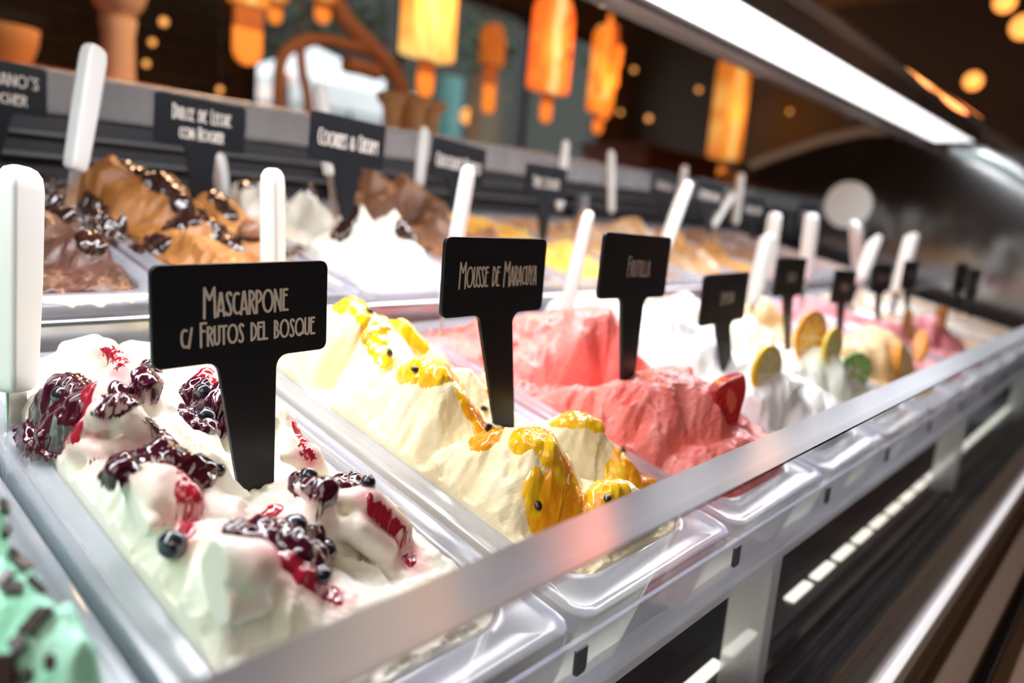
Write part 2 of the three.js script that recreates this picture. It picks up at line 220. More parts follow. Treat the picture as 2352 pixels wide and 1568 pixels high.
// ---------- gelato ----------
const FI = 0.0185;                                 // how far the gelato keeps from the pan's outline
const insideRR = (x, z) => { const cx = PW / 2, cz = (-PL + FI - FI - 0.006) / 2, hx = PW / 2 - FI - 0.022, hz = (PL - 2 * FI - 0.006) / 2 - 0.022, dx = Math.abs(x - cx) - hx, dz = Math.abs(z - cz) - hz; return Math.hypot(Math.max(dx, 0), Math.max(dz, 0)) + Math.min(Math.max(dx, dz), 0) - 0.022; };
function ridged(p) { const s = Math.sin(p); return 1 - Math.abs(s) * 1.0; }
function heightFn(o) {
  const ms = o.mounds.map((m, q) => ({ ...m, q, segs: m.c.slice(1).map((b, k) => [m.c[k], b]) }));
  const L = o.level ?? 0, rough = o.rough ?? 1;
  return (x0, z0) => {
    const wa = o.warp ?? 0.006, wx = wa * n2(x0 * 28 + (o.seed || 0), z0 * 28), wz = wa * n2(x0 * 28 + 40, z0 * 28 + (o.seed || 0)), x = x0 + wx, z = z0 + wz;
    let h = L + 0.003 * n2(x * 30 + 9, z * 30) + 0.0012 * n2(x * 90, z * 90);
    for (const m of ms) {
      let best = 1e9, hc = 0, side = 1, arc = 0, acc = 0;
      for (const [a, b] of m.segs) {
        const bx = b[0] - a[0], bz = b[1] - a[1], l2 = bx * bx + bz * bz + 1e-10, t = clamp(((x - a[0]) * bx + (z - a[1]) * bz) / l2, 0, 1), dx = x - a[0] - bx * t, dz = z - a[1] - bz * t, d = Math.hypot(dx, dz);
        if (d < best) { best = d; hc = lerp(a[2], b[2], t); side = bx * dz - bz * dx > 0 ? 1 : -1; arc = acc + t * Math.sqrt(l2); }
        acc += Math.sqrt(l2);
      }
      const [wl, wr] = m.w, wdt = lerp(wl, wr, smooth(-0.012, 0.012, side * best)), base = L - 0.012, e = m.e ?? 0.12;
      let u = best / wdt; if (u > 1.6) continue;
      let p = (Math.sqrt(u * u + e * e) - e) / (Math.sqrt(1 + e * e) - e); p = Math.pow(p, m.p ?? 1.1);
      let hm = hc - (hc - base) * p;
      const st = m.st ?? [0.0016, 260, 0.7, 0.7], env = clamp(4 * p * (1.15 - p), 0, 1) * 0.85 + 0.15, warp = 2.2 * n2(x * 22 + m.q * 7, z * 22) ;
      hm += st[0] * env * (ridged((arc * st[3] * 1.0 + (x * Math.cos(st[2]) + z * Math.sin(st[2])) * 0.5 + best * 0.35 * side) * st[1] + warp) - 0.4);
      h = h > hm ? h + Math.pow(Math.max(0, (m.k ?? 0.004) - (h - hm)), 2) / (4 * (m.k ?? 0.004)) : hm + Math.pow(Math.max(0, (m.k ?? 0.004) - (hm - h)), 2) / (4 * (m.k ?? 0.004));
    }
    { const d0 = Math.max(0, -insideRR(x0, z0)), en = o.eNoise ?? 0.6, dd = Math.max(0, d0 + en * (0.014 * n2(x0 * 42 + 3, z0 * 42) + 0.006 * n2(x0 * 105, z0 * 105 + 8))), lim = L + 0.004 + (o.eSlope ? o.eSlope * dd : 0.10 * smooth(-0.006, 0.05, dd)), k = 0.016, q = Math.max(k - Math.abs(h - lim), 0) / k; h = Math.min(h, lim) - q * q * k * 0.25; }
    if (o.fold) h += o.fold[0] * smooth(0, 0.012, -insideRR(x0, z0)) * (ridged((x0 * Math.cos(o.fold[2]) + z0 * Math.sin(o.fold[2])) * o.fold[1] + 2.6 * n2(x0 * 24 + 60, z0 * 24)) - 0.35);
    h += rough * (0.0007 * n2(x0 * 160, z0 * 160) + 0.00035 * n2(x0 * 420, z0 * 420));
    return h;
  };
}
const coreGeo = (top) => { const r = (d, y) => roundRectPts(FI + d, PW - FI - d, -PL + FI + d, -FI - 0.006 - d, 0.022, 6).map(([x, z]) => [x, y, z]); return loft([r(0.009, -0.10), r(0.003, -0.03), r(0.001, top)], true, false); };
// gelato with sauce: o.mounds, o.folds, o.sauces, colours; returns helpers that find the surface
function makeGelato(o) {
  const T = toLocal(o.row, o.i), res = o.res ?? 0.0022;
  const H = heightFn(o), folds = (o.folds || []).map((f) => ({ ...f, lo: [0, 1, 2].map((a) => Math.min(...f.pts.map((p) => p[a])) - 0.02), hi: [0, 1, 2].map((a) => Math.max(...f.pts.map((p) => p[a])) + 0.02) }));
  const foldD = (x, y, z) => { let d = 1; for (const f of folds) { if (x < f.lo[0] || x > f.hi[0] || y < f.lo[1] || y > f.hi[1] || z < f.lo[2] || z > f.hi[2]) continue; let e = 1; for (let k = 1; k < f.pts.length; k++) { const a = f.pts[k - 1], b = f.pts[k]; e = Math.min(e, capsule(x, y, z, a, b, a[3], b[3])); } d = smin(d, e, 0.004); } return d; };
  const top = (x, z) => { let h = H(x, z); if (folds.length) { for (let y = h + 0.03; y > h; y -= 0.0012) if (foldD(x, y, z) < 0) { h = y; break; } } return h; };
  const surf = (px, py) => {                       // where a pixel's ray meets this gelato
    const d = T.dir(px, py), og = T.org; let t0 = (0.13 - og.y) / d.y; if (!(t0 > 0)) t0 = 0.1; let prev = null;
    for (let t = t0; t < t0 + 1.4; t += 0.0008) { const x = og.x + d.x * t, y = og.y + d.y * t, z = og.z + d.z * t; if (x < -0.03 || x > PW + 0.03 || z > 0.03 || z < -PL - 0.03) { if (prev) break; continue; } prev = V(x, y, z); if (y < H(x, z) || (folds.length && foldD(x, y, z) < 0)) return prev; if (y < -0.06) return prev; }
    return prev;
  };
  const normal = (x, z, e = 0.0016) => V(top(x - e, z) - top(x + e, z), 2 * e, top(x, z - e) - top(x, z + e)).normalize();
  const g = placeInPan(thing(o.name, o.label, 'gelato', o.group), o.row, o.i);
  // sauces first: they also stain
  const blobs = [];
  for (const s of o.sauces || []) for (let k = 0; k < s.path.length; k++) {
    const a = s.path[k], b = s.path[k + 1] || a, n = k + 1 < s.path.length ? Math.max(1, Math.round(Math.hypot(b[0] - a[0], b[1] - a[1]) / (s.step || 9))) : 1;
    for (let q = 0; q < n; q++) { const t = q / n, p = surf(lerp(a[0], b[0], t), lerp(a[1], b[1], t)); if (p) blobs.push({ p, c: s.c, r: lerp(a[2], b[2], t) * (s.wob ? 0.75 + 0.5 * rnd() : 1), t: s.t, s }); }
  }
  const stain = (x, y, z) => { let v = 0; for (const b of blobs) { if (!b.s.stain) continue; const d = Math.hypot(x - b.p.x, y - b.p.y, z - b.p.z) / (b.r + b.s.stain); if (d < 1) v = Math.max(v, (1 - d) * (b.s.amount ?? 0.6)); } return v; };
  const c0 = o.color, c1 = o.color2 || c0, cs = o.stainColor || c0;
  const paint = (geo) => { const p = geo.attributes.position, col = new Float32Array(p.count * 3);
    for (let k = 0; k < p.count; k++) { const x = p.getX(k), y = p.getY(k), z = p.getZ(k); const m = clamp(0.5 + 0.75 * n3(x * 26, y * 26 + (o.seed || 0), z * 26) + 0.3 * n3(x * 90, y * 90, z * 90), 0, 1), s = blobs.length ? clamp(stain(x, y, z) * (1 + 0.55 * n3(x * 120, y * 120, z * 120)), 0, 1) : 0; let extra = o.fleck ? o.fleck(x, y, z) : null;
      for (let q = 0; q < 3; q++) { let c = lerp(c0[q], c1[q], m); if (extra) c = lerp(c, extra[q], extra[3]); col[3 * k + q] = lerp(c, cs[q], s); } }
    geo.setAttribute('color', new THREE.BufferAttribute(col, 3)); return geo; };
  const mat = phy({ vertexColors: true, roughness: o.gloss ?? 0.5, bumpMap: creamBump, bumpScale: o.bump ?? 0.0006, sheen: 0, clearcoat: o.coat ?? 0.12, clearcoatRoughness: 0.45 });
  let topGeo;
  if (o.sdf) {
    const min = [FI - 2 * res, -0.026, -PL + FI - 2 * res], max = [PW - FI + 2 * res, o.maxY ?? 0.095, -FI - 0.006 + 2 * res], cache = new Map();
    topGeo = surfaceNets((x, y, z, i, k) => { const key = i * 4096 + k; let h = cache.get(key); if (h === undefined) { h = [H(x, z), insideRR(x, z)]; cache.set(key, h); } let d = (y - h[0]) * 0.7; if (folds.length) d = smin(d, foldD(x, y, z), 0.006); return Math.max(d, h[1] * 0.9); }, min, max, res);
  } else {
    const nx = Math.round((PW - 2 * FI) / res), nz = Math.round((PL - 2 * FI - 0.006) / res), pos = [], idx = [];
    for (let j = 0; j <= nz; j++) for (let k = 0; k <= nx; k++) {
      let x = lerp(FI, PW - FI, k / nx), z = lerp(-PL + FI, -FI - 0.006, j / nz), d = insideRR(x, z); const edge = k === 0 || j === 0 || k === nx || j === nz;
      if (d > 0) { const e = 0.0005, gx = (insideRR(x + e, z) - insideRR(x - e, z)) / (2 * e), gz = (insideRR(x, z + e) - insideRR(x, z - e)) / (2 * e); x -= gx * d; z -= gz * d; }
      pos.push(x, d > -1e-4 || edge ? -0.024 : H(x, z), z); if (k && j) { const a = (j - 1) * (nx + 1) + k - 1, b = a + 1, c = a + nx + 1; idx.push(a, c, b, b, c, c + 1); }
    }
    topGeo = new THREE.BufferGeometry(); topGeo.setAttribute('position', new THREE.Float32BufferAttribute(pos, 3)); topGeo.setIndex(idx); topGeo.computeVertexNormals(); addUV(topGeo);
  }
  part(g, 'scooped_top', paint(topGeo), mat);
  part(g, 'filling', paint(coreGeo(-0.018)), mat);
  // sauce skins
  const kinds = [...new Set((o.sauces || []).map((s) => s.mat))];
  for (const km of kinds) {
    const bl = blobs.filter((b) => b.s.mat === km), sr = o.sauceRes ?? 0.0013; if (!bl.length) continue;
    const bx0 = Math.min(...bl.map((b) => b.p.x - b.r)) - 0.004, bx1 = Math.max(...bl.map((b) => b.p.x + b.r)) + 0.004, bz0 = Math.min(...bl.map((b) => b.p.z - b.r)) - 0.004, bz1 = Math.max(...bl.map((b) => b.p.z + b.r)) + 0.004;
    const nx = Math.ceil((bx1 - bx0) / sr), nz = Math.ceil((bz1 - bz0) / sr), pos = [], ok = [], idx = [], map = new Int32Array((nx + 1) * (nz + 1)).fill(-1), TT = [], CC = [];
    for (let j = 0; j <= nz; j++) for (let k = 0; k <= nx; k++) {
      const x = bx0 + k * sr, z = bz0 + j * sr; let near = false; for (const b of bl) if (Math.abs(b.p.x - x) < b.r + 0.004 && Math.abs(b.p.z - z) < b.r + 0.004) { near = true; break; }
      if (!near) continue; const y = top(x, z), wob = 0.35 * n3(x * 170, y * 170, z * 170) + 0.10 * n3(x * 340, y * 340, z * 340); let t = -1, bc = null;
      for (const b of bl) { const d = Math.hypot(x - b.p.x, (y - b.p.y) * 0.8, z - b.p.z) / b.r; if (d < 1.8) { const tt = b.t * (Math.pow(Math.max(0, 1 - d * d), 0.6) - 0.12 - Math.max(0, d - 1) + wob * (b.s.ragged ?? 0.5) * Math.min(1, 1.4 - 0.6 * d)); if (tt > t) { t = tt; bc = b.c; } } }
      const lump = bl[0].s.lump ? bl[0].s.lump * Math.abs(n3(x * 78, y * 78, z * 78)) * (t > 0 ? 1 : 0) * Math.min(1, t / 0.001) : 0;
      if (t < -0.0012) continue; const n = normal(x, z, 0.0038); map[j * (nx + 1) + k] = pos.length / 3; TT.push(t); { const q = clamp(0.5 + 0.7 * n3(x * 130, y * 130, z * 130), 0, 1), A = bc || [1, 1, 1], B = bl[0].s.c2 || A; CC.push(...A.map((v, w) => lerp(v, B[w], bl[0].s.c2 ? q * 0.7 : 0))); } const d = clamp(t, -0.0014, 0.006) + lump; pos.push(x + n.x * d, y + n.y * d, z + n.z * d);
    }
    for (let j = 0; j < nz; j++) for (let k = 0; k < nx; k++) { const a = map[j * (nx + 1) + k], b = map[j * (nx + 1) + k + 1], c = map[(j + 1) * (nx + 1) + k], d = map[(j + 1) * (nx + 1) + k + 1]; if (a < 0 || b < 0 || c < 0 || d < 0) continue; if (Math.max(TT[a], TT[b], TT[c], TT[d]) < -0.0002) continue; { const ys = [a, b, c, d].map((v) => pos[3 * v + 1]); if (Math.max(...ys) - Math.min(...ys) > 0.011) continue; } idx.push(a, c, b, b, c, d); }
    const root = Int32Array.from({ length: pos.length / 3 }, (_, k) => k), find = (a) => { while (root[a] !== a) { root[a] = root[root[a]]; a = root[a]; } return a; };
    for (let k = 0; k < idx.length; k += 3) { const a = find(idx[k]), b = find(idx[k + 1]); root[b] = a; root[find(idx[k + 2])] = find(a); }
    const isles = new Map(); for (let k = 0; k < idx.length; k += 3) { const a = find(idx[k]); if (!isles.has(a)) isles.set(a, []); isles.get(a).push(idx[k], idx[k + 1], idx[k + 2]); }
    for (const tri of isles.values()) { if (tri.length < 60) continue; const re = new Map(), pp = [], cc = [], ii = tri.map((v) => { if (!re.has(v)) { re.set(v, pp.length / 3); pp.push(pos[3 * v], pos[3 * v + 1], pos[3 * v + 2]); cc.push(CC[3 * v], CC[3 * v + 1], CC[3 * v + 2]); } return re.get(v); });
      const sg = new THREE.BufferGeometry(); sg.setAttribute('position', new THREE.Float32BufferAttribute(pp, 3)); sg.setIndex(ii); if (km.vertexColors) sg.setAttribute('color', new THREE.Float32BufferAttribute(cc, 3)); sg.computeVertexNormals(); addUV(sg); part(g, bl[0].s.name || 'sauce', sg, km, bl[0].s.label); }
  }
  g.updateMatrixWorld(true);
  // place a small thing on the surface under a pixel: world position and a frame that stands on the surface
  const on = (px, py, sink = 0) => { const p = surf(px, py); const n = normal(p.x, p.z, 0.004); const w = T.world(V(p.x + n.x * -sink, p.y + n.y * -sink, p.z + n.z * -sink)); const nn = T.world(V(p.x + n.x, p.y + n.y, p.z + n.z)).sub(T.world(p)); return { p: w, n: nn, local: p, ln: n, hit: insideRR(p.x, p.z) < 0.001 }; };
  return { group: g, surf, on, T, H, top, normal, mat };
}
const up = V(0, 1, 0);
function panThing(row, i, label) { const p = new THREE.Mesh(panGeo, M.pan); p.name = numbered('gelato_pan'); scene.add(p); placeInPan(p, row, i); return tag(p, label, 'pan', 'clear gelato pans'); }
// crest points: a pixel and the distance z from the pan's front lip
function picker(row, i) { const T = toLocal(row, i); return (px, py, z, dh = 0) => { const d = T.dir(px, py), t = (z - T.org.z) / d.z; return [T.org.x + d.x * t, z, T.org.y + d.y * t + dh]; }; }
const P3 = (c, r) => [c[0], c[2], c[1], r];       // crest point -> fold point with radius
const berrySauce = phy({ color: lin(0.055, 0.004, 0.014), roughness: 0.12, clearcoat: 1, clearcoatRoughness: 0.06 });
const redSauce = phy({ color: lin(0.36, 0.012, 0.03), roughness: 0.16, clearcoat: 0.9, clearcoatRoughness: 0.08 });
const mangoSauce = phy({ vertexColors: true, roughness: 0.14, clearcoat: 0.9, clearcoatRoughness: 0.06 });
const chocSauce = phy({ color: lin(0.035, 0.012, 0.009), roughness: 0.13, clearcoat: 1, clearcoatRoughness: 0.06 });
const berryMat = phy({ color: lin(0.012, 0.010, 0.022), roughness: 0.22, clearcoat: 1, clearcoatRoughness: 0.08 });

// --- mascarpone with forest fruit ---
panThing(1, 0, 'clear pan of white gelato with berry sauce, front row');
const masc = (() => {
  const m = picker(1, 0);
  const mounds = [
    { c: [m(225, 880, -0.239), m(262, 846, -0.234), m(325, 872, -0.224), m(368, 950, -0.209)], w: [0.042, 0.042], p: 1.8, e: 0.35, st: [0.0045, 85, 0.4, 1] },
    { c: [m(160, 985, -0.239), m(235, 950, -0.219)], w: [0.032, 0.03], p: 1.6, e: 0.35, st: [0.003, 90, 0.9, 1] },
    { c: [m(415, 880, -0.259), m(470, 838, -0.249), m(540, 845, -0.239), m(590, 900, -0.224)], w: [0.036, 0.042], p: 1.7, e: 0.35, st: [0.004, 90, 0.6, 1] },
    { c: [m(285, 1080, -0.169), m(352, 1030, -0.162), m(425, 1065, -0.15), m(470, 1140, -0.136)], w: [0.042, 0.036], p: 1.8, e: 0.3, st: [0.0055, 85, 0.5, 1] },
    { c: [m(440, 1020, -0.224), m(540, 1005, -0.214)], w: [0.03, 0.03], p: 1.6, e: 0.35 },
    { c: [m(640, 985, -0.219), m(690, 985, -0.206), m(725, 1050, -0.186)], w: [0.032, 0.032], p: 1.6, e: 0.3, st: [0.0045, 90, 0.2, 1] },
    { c: [m(655, 1150, -0.122), m(705, 1112, -0.12), m(830, 1112, -0.118), m(900, 1175, -0.104), m(930, 1255, -0.09)], w: [0.034, 0.038], p: 1.8, e: 0.3, st: [0.0055, 75, 0.1, 1] },
    { c: [m(455, 1268, -0.096), m(530, 1222, -0.094), m(630, 1240, -0.086), m(705, 1295, -0.078), m(750, 1350, -0.072)], w: [0.042, 0.042], p: 2.0, e: 0.35, st: [0.0055, 75, 0.3, 1] },
    { c: [m(150, 800, -0.325), m(230, 782, -0.315), m(300, 830, -0.28)], w: [0.026, 0.03], p: 1.3, e: 0.25, st: [0.003, 110, 0.3, 1] },
    { c: [m(330, 790, -0.315), m(420, 790, -0.3)], w: [0.03, 0.03], p: 1.2, e: 0.3 },
    { c: [m(560, 830, -0.27), m(640, 870, -0.269)], w: [0.03, 0.03], p: 1.2, e: 0.3 },
    { c: [m(130, 890, -0.265), m(200, 860, -0.25)], w: [0.034, 0.034], p: 1.4, e: 0.4 },
  ];
  const f = (...a) => a.map(([px, py, z, r]) => P3(m(px, py, z), r));
  const folds = [
    { pts: f([205, 985, -0.214, .004], [235, 950, -0.204, .007], [290, 955, -0.197, .008], [325, 985, -0.197, .006], [318, 1010, -0.2, .003]) },
    { pts: f([195, 985, -0.212, .003], [180, 1020, -0.212, .005], [240, 1040, -0.2, .006], [320, 1015, -0.198, .004]) },
    { pts: f([232, 1105, -0.157, .003], [285, 1100, -0.15, .007], [350, 1150, -0.138, .008], [365, 1185, -0.132, .004]) },
    { pts: f([330, 1065, -0.157, .003], [385, 1100, -0.14, .006], [430, 1150, -0.13, .007], [415, 1200, -0.128, .003]) },
    { pts: f([225, 1140, -0.15, .003], [270, 1170, -0.14, .006], [340, 1205, -0.128, .005]) },
    { pts: f([655, 1050, -0.164, .003], [705, 1050, -0.158, .008], [725, 1085, -0.156, .007], [690, 1105, -0.158, .003]) },
    { pts: f([690, 1120, -0.112, .003], [735, 1140, -0.104, .006], [755, 1220, -0.098, .005]) },
    { pts: f([765, 1150, -0.107, .004], [840, 1150, -0.098, .008], [915, 1215, -0.09, .007], [935, 1280, -0.084, .003]) },
    { pts: f([765, 1215, -0.098, .004], [820, 1215, -0.09, .007], [880, 1260, -0.084, .007], [890, 1310, -0.08, .003]) },
    { pts: f([450, 1300, -0.082, .003], [510, 1280, -0.072, .008], [580, 1300, -0.066, .010], [575, 1345, -0.066, .007], [515, 1350, -0.068, .003]) },
    { pts: f([420, 1300, -0.087, .003], [450, 1345, -0.076, .007], [510, 1390, -0.066, .008], [600, 1390, -0.062, .004]) },
    { pts: f([240, 870, -0.237, .003], [275, 850, -0.229, .006], [330, 890, -0.218, .007], [350, 950, -0.212, .004]) },
    { pts: f([150, 795, -0.325, .003], [215, 790, -0.31, .006], [290, 840, -0.28, .005]) },
  ];
  const B = { mat: berrySauce, t: 0.0032, lump: 0.0020, ragged: 0.6, stain: 0.009, amount: 0.5, wob: 1, name: 'berry_sauce', label: 'dark glossy berry sauce' }, R = { mat: redSauce, t: 0.0011, ragged: 0.9, stain: 0.010, amount: 0.72, wob: 1, name: 'fruit_syrup', label: 'thin red fruit syrup' };
  return makeGelato({
    row: 1, i: 0, eNoise: 0.2, eSlope: 3.2, name: 'gelato_portion', label: 'white mascarpone gelato swirled with dark berry sauce', sdf: true, res: 0.0016, mounds, folds, level: 0.001, gloss: 0.42, bump: 0.00012,
    color: [0.86, 0.83, 0.68], color2: [0.88, 0.86, 0.76], stainColor: [0.72, 0.13, 0.20], rough: 0.6, sauceRes: 0.0011,
    sauces: [
      { ...B, path: [[115, 985, .012], [120, 940, .016], [165, 905, .010]] }, { ...B, path: [[100, 1000, .010], [150, 950, .012]] }, { ...B, path: [[255, 925, .008], [290, 915, .010]] }, { ...B, path: [[268, 893, .004]] },
      { ...B, path: [[340, 880, .008], [345, 840, .006]] }, { ...B, path: [[440, 912, .010], [500, 915, .010]] }, { ...B, path: [[445, 965, .012], [505, 965, .009]] },
      { ...B, path: [[262, 1075, .006], [300, 1045, .010], [350, 1025, .013], [400, 1058, .010], [455, 1078, .008]] }, { ...B, path: [[212, 1035, .006]] },
      { ...B, path: [[545, 1225, .006], [590, 1228, .009], [660, 1225, .012], [715, 1250, .012]] }, { ...B, path: [[700, 1098, .008], [750, 1118, .008], [830, 1112, .008]] },
      { ...R, path: [[205, 890, .003], [190, 930, .005], [175, 975, .005]] }, { ...R, path: [[155, 1005, .006], [190, 985, .004]] }, { ...R, path: [[240, 945, .003], [236, 965, .002]] },
      { ...R, path: [[475, 855, .004], [450, 880, .005], [480, 890, .007]] }, { ...R, path: [[420, 1085, .006], [445, 1110, .008], [450, 1150, .007], [430, 1190, .004], [425, 1225, .004]] },
      { ...R, path: [[678, 972, .003], [690, 1010, .004], [715, 1060, .003]] }, { ...R, path: [[850, 1140, .003], [870, 1180, .005], [915, 1230, .005], [940, 1290, .004]] }, { ...R, path: [[630, 1262, .005], [690, 1300, .006], [740, 1345, .005], [775, 1380, .003]] },
      { ...R, path: [[250, 800, .006], [285, 815, .007], [275, 835, .005]] }, { ...R, path: [[595, 1195, .003], [640, 1165, .003]] }, { ...R, path: [[265, 855, .002]] },
    ],
  });
})();
function blueberry(px, py, r, label) { r *= 0.88; const q = masc.on(px, py, -r * 0.3); const g = new THREE.SphereGeometry(r, 24, 16); const p = g.attributes.position; for (let k = 0; k < p.count; k++) { const v = V(p.getX(k), p.getY(k), p.getZ(k)), a = Math.acos(clamp(v.y / r, -1, 1)), s = 1 - 0.16 * Math.exp(-Math.pow(a / 0.28, 2)) + 0.05 * Math.exp(-Math.pow((a - 0.42) / 0.1, 2)) * (1 + 0.6 * Math.cos(5 * Math.atan2(v.z, v.x))) + 0.05 * n3(v.x * 160, v.y * 160, v.z * 160); v.multiplyScalar(s); p.setXYZ(k, v.x, v.y, v.z); } g.computeVertexNormals(); const m = single('blueberry', g, berryMat, label, 'blueberry', 'dark berries on the white gelato'); m.position.copy(q.p); m.rotation.set(rnd() * 2 - 1, rnd() * 6, rnd() * 2 - 1); return m; }
for (const [px, py, r, l] of [[405, 1252, .0068, 'single black berry at the foot of a white swirl, under the red syrup trail'], [735, 1268, .0068, 'large black berry in the berry heap on the front white swirl'], [672, 1215, .0062, 'black berry in the berry heap on the front white swirl'], [733, 1322, .0048, 'small black berry on the red trail of the front white swirl'], [812, 1103, .0044, 'black berry at the end of the berry cluster beside the black sign stem'], [845, 1112, .0042, 'smallest black berry of the berry cluster beside the black sign stem'], [708, 1100, .0054, 'black berry at the start of the berry cluster beside the black sign stem'], [500, 1082, .0036, 'small dark red berry on the crest of a white swirl'], [470, 905, .006, 'upper dark berry in the cluster against the black sign stem'], [465, 965, .0066, 'lower dark berry in the cluster against the black sign stem'], [345, 845, .0046, 'dark berry by the corner of the nearest black sign'], [150, 910, .006, 'dark berry in the sauce heap beside the white spatula']]) blueberry(px, py, r, l);

// --- passion fruit mousse ---
panThing(1, 1, 'clear pan of pale yellow gelato with orange sauce, front row');
const mousse = (() => {
  const m = picker(1, 1);
  const mounds = [
    { c: [m(760, 715, -0.285), m(812, 690, -0.28), m(860, 730, -0.265), m(892, 800, -0.242)], w: [0.052, 0.036], p: 1.5, e: 0.3, st: [0.0014, 170, 0.9, 0.4] },
    { c: [m(860, 745, -0.295), m(925, 735, -0.275), m(1000, 800, -0.255)], w: [0.04, 0.03], p: 1.1, e: 0.18, st: [0.0012, 170, 0.8, 0.4] },
    { c: [m(900, 872, -0.182), m(955, 838, -0.175), m(1015, 845, -0.165), m(1062, 905, -0.152), m(1112, 985, -0.138)], w: [0.06, 0.036], p: 1.5, e: 0.3, st: [0.0009, 150, 1.0, 0.5] },
    { c: [m(1030, 850, -0.2), m(1085, 850, -0.19), m(1130, 905, -0.175), m(1200, 970, -0.15)], w: [0.036, 0.03], p: 1.1, e: 0.18 },
    { c: [m(1120, 1040, -0.098), m(1195, 997, -0.092), m(1265, 1002, -0.082), m(1300, 1060, -0.074), m(1340, 1130, -0.062)], w: [0.06, 0.038], p: 1.5, e: 0.3, st: [0.0009, 150, 1.1, 0.5] },
    { c: [m(1270, 985, -0.118), m(1335, 955, -0.108), m(1392, 965, -0.098), m(1432, 1030, -0.082), m(1488, 1095, -0.066)], w: [0.048, 0.032], p: 1.5, e: 0.3, st: [0.0011, 150, 0.9, 0.5] },
    { c: [m(700, 800, -0.295), m(740, 800, -0.28)], w: [0.034, 0.034], p: 1.2, e: 0.3 },
    { c: [m(1400, 1110, -0.05), m(1440, 1110, -0.045)], w: [0.03, 0.03], p: 1.2, e: 0.3 },
  ];
  const f = (...a) => a.map(([px, py, z, r]) => P3(m(px, py, z), r));
  const folds = [
  ];
  const S = { mat: mangoSauce, t: 0.0016, ragged: 0.55, stain: 0.004, amount: 0.5, wob: 1, lump: 0.0005, c: [0.95, 0.60, 0.02], c2: [0.93, 0.42, 0.01], name: 'passion_fruit_sauce', label: 'glossy yellow orange passion fruit sauce' }, A = { ...S, c: [0.92, 0.33, 0.008] };
  return makeGelato({
    row: 1, i: 1, warp: 0.003, eNoise: 0.2, eSlope: 2.6, fold: [0.0003, 190, 1.1], name: 'gelato_portion', label: 'pale yellow mousse gelato with orange passion fruit sauce', sdf: true, res: 0.0016, mounds, folds, level: 0.0, gloss: 0.5, bump: 0.00018,
    color: [0.90, 0.78, 0.48], color2: [0.92, 0.82, 0.56], stainColor: [0.93, 0.62, 0.05], rough: 0.8, sauceRes: 0.0011,
    sauces: [
      { ...S, path: [[795, 692, .010], [830, 705, .010], [850, 745, .008], [868, 785, .008], [885, 830, .005]] }, { ...S, path: [[880, 738, .008], [925, 740, .010], [965, 780, .009]] }, { ...A, path: [[850, 770, .006], [900, 740, .006]] },
      { ...S, path: [[930, 850, .008], [975, 838, .010], [1030, 850, .009], [1055, 890, .008], [1072, 920, .008]] }, { ...A, path: [[1075, 930, .008], [1098, 965, .012], [1115, 1000, .009]] },
      { ...S, path: [[1190, 1008, .006], [1235, 995, .010], [1262, 1015, .009], [1260, 1050, .005]] }, { ...S, path: [[1290, 965, .008], [1350, 958, .010], [1400, 975, .010], [1415, 1010, .009], [1425, 1040, .006]] },
      { ...A, path: [[1300, 1085, .010], [1310, 1130, .016], [1270, 1165, .013], [1250, 1190, .009]] }, { ...S, path: [[1290, 1095, .008], [1320, 1115, .009], [1285, 1150, .009]] }, { ...S, path: [[1230, 1095, .005], [1222, 1135, .006], [1235, 1170, .008]] },
      { ...A, path: [[1430, 1055, .008], [1455, 1090, .010], [1485, 1105, .008]] }, { ...S, path: [[1430, 1060, .006], [1420, 1100, .010], [1400, 1135, .012]] }, { ...A, path: [[1385, 1145, .010]] },
      { ...A, path: [[1115, 860, .006], [1125, 900, .005]] },
    ],
  });
})();
{ // passion fruit seeds
  const seedMat = phy({ color: lin(0.016, 0.009, 0.005), roughness: 0.35, clearcoat: 0.5 });
  for (const [px, py] of [[960, 853], [893, 815], [845, 718], [1232, 1158], [1126, 990], [1112, 940], [1120, 855], [1392, 1145], [1428, 1040]]) { const q = mousse.on(px, py, -0.0026); const g = new THREE.SphereGeometry(0.0029, 14, 10); g.scale(0.78, 0.6, 1.15); const m = part(mousse.group, 'seed', g, seedMat, 'black passion fruit seed'); m.position.copy(mousse.T.pt(q.p)); m.rotation.set(rnd(), rnd() * 6, rnd()); }
}
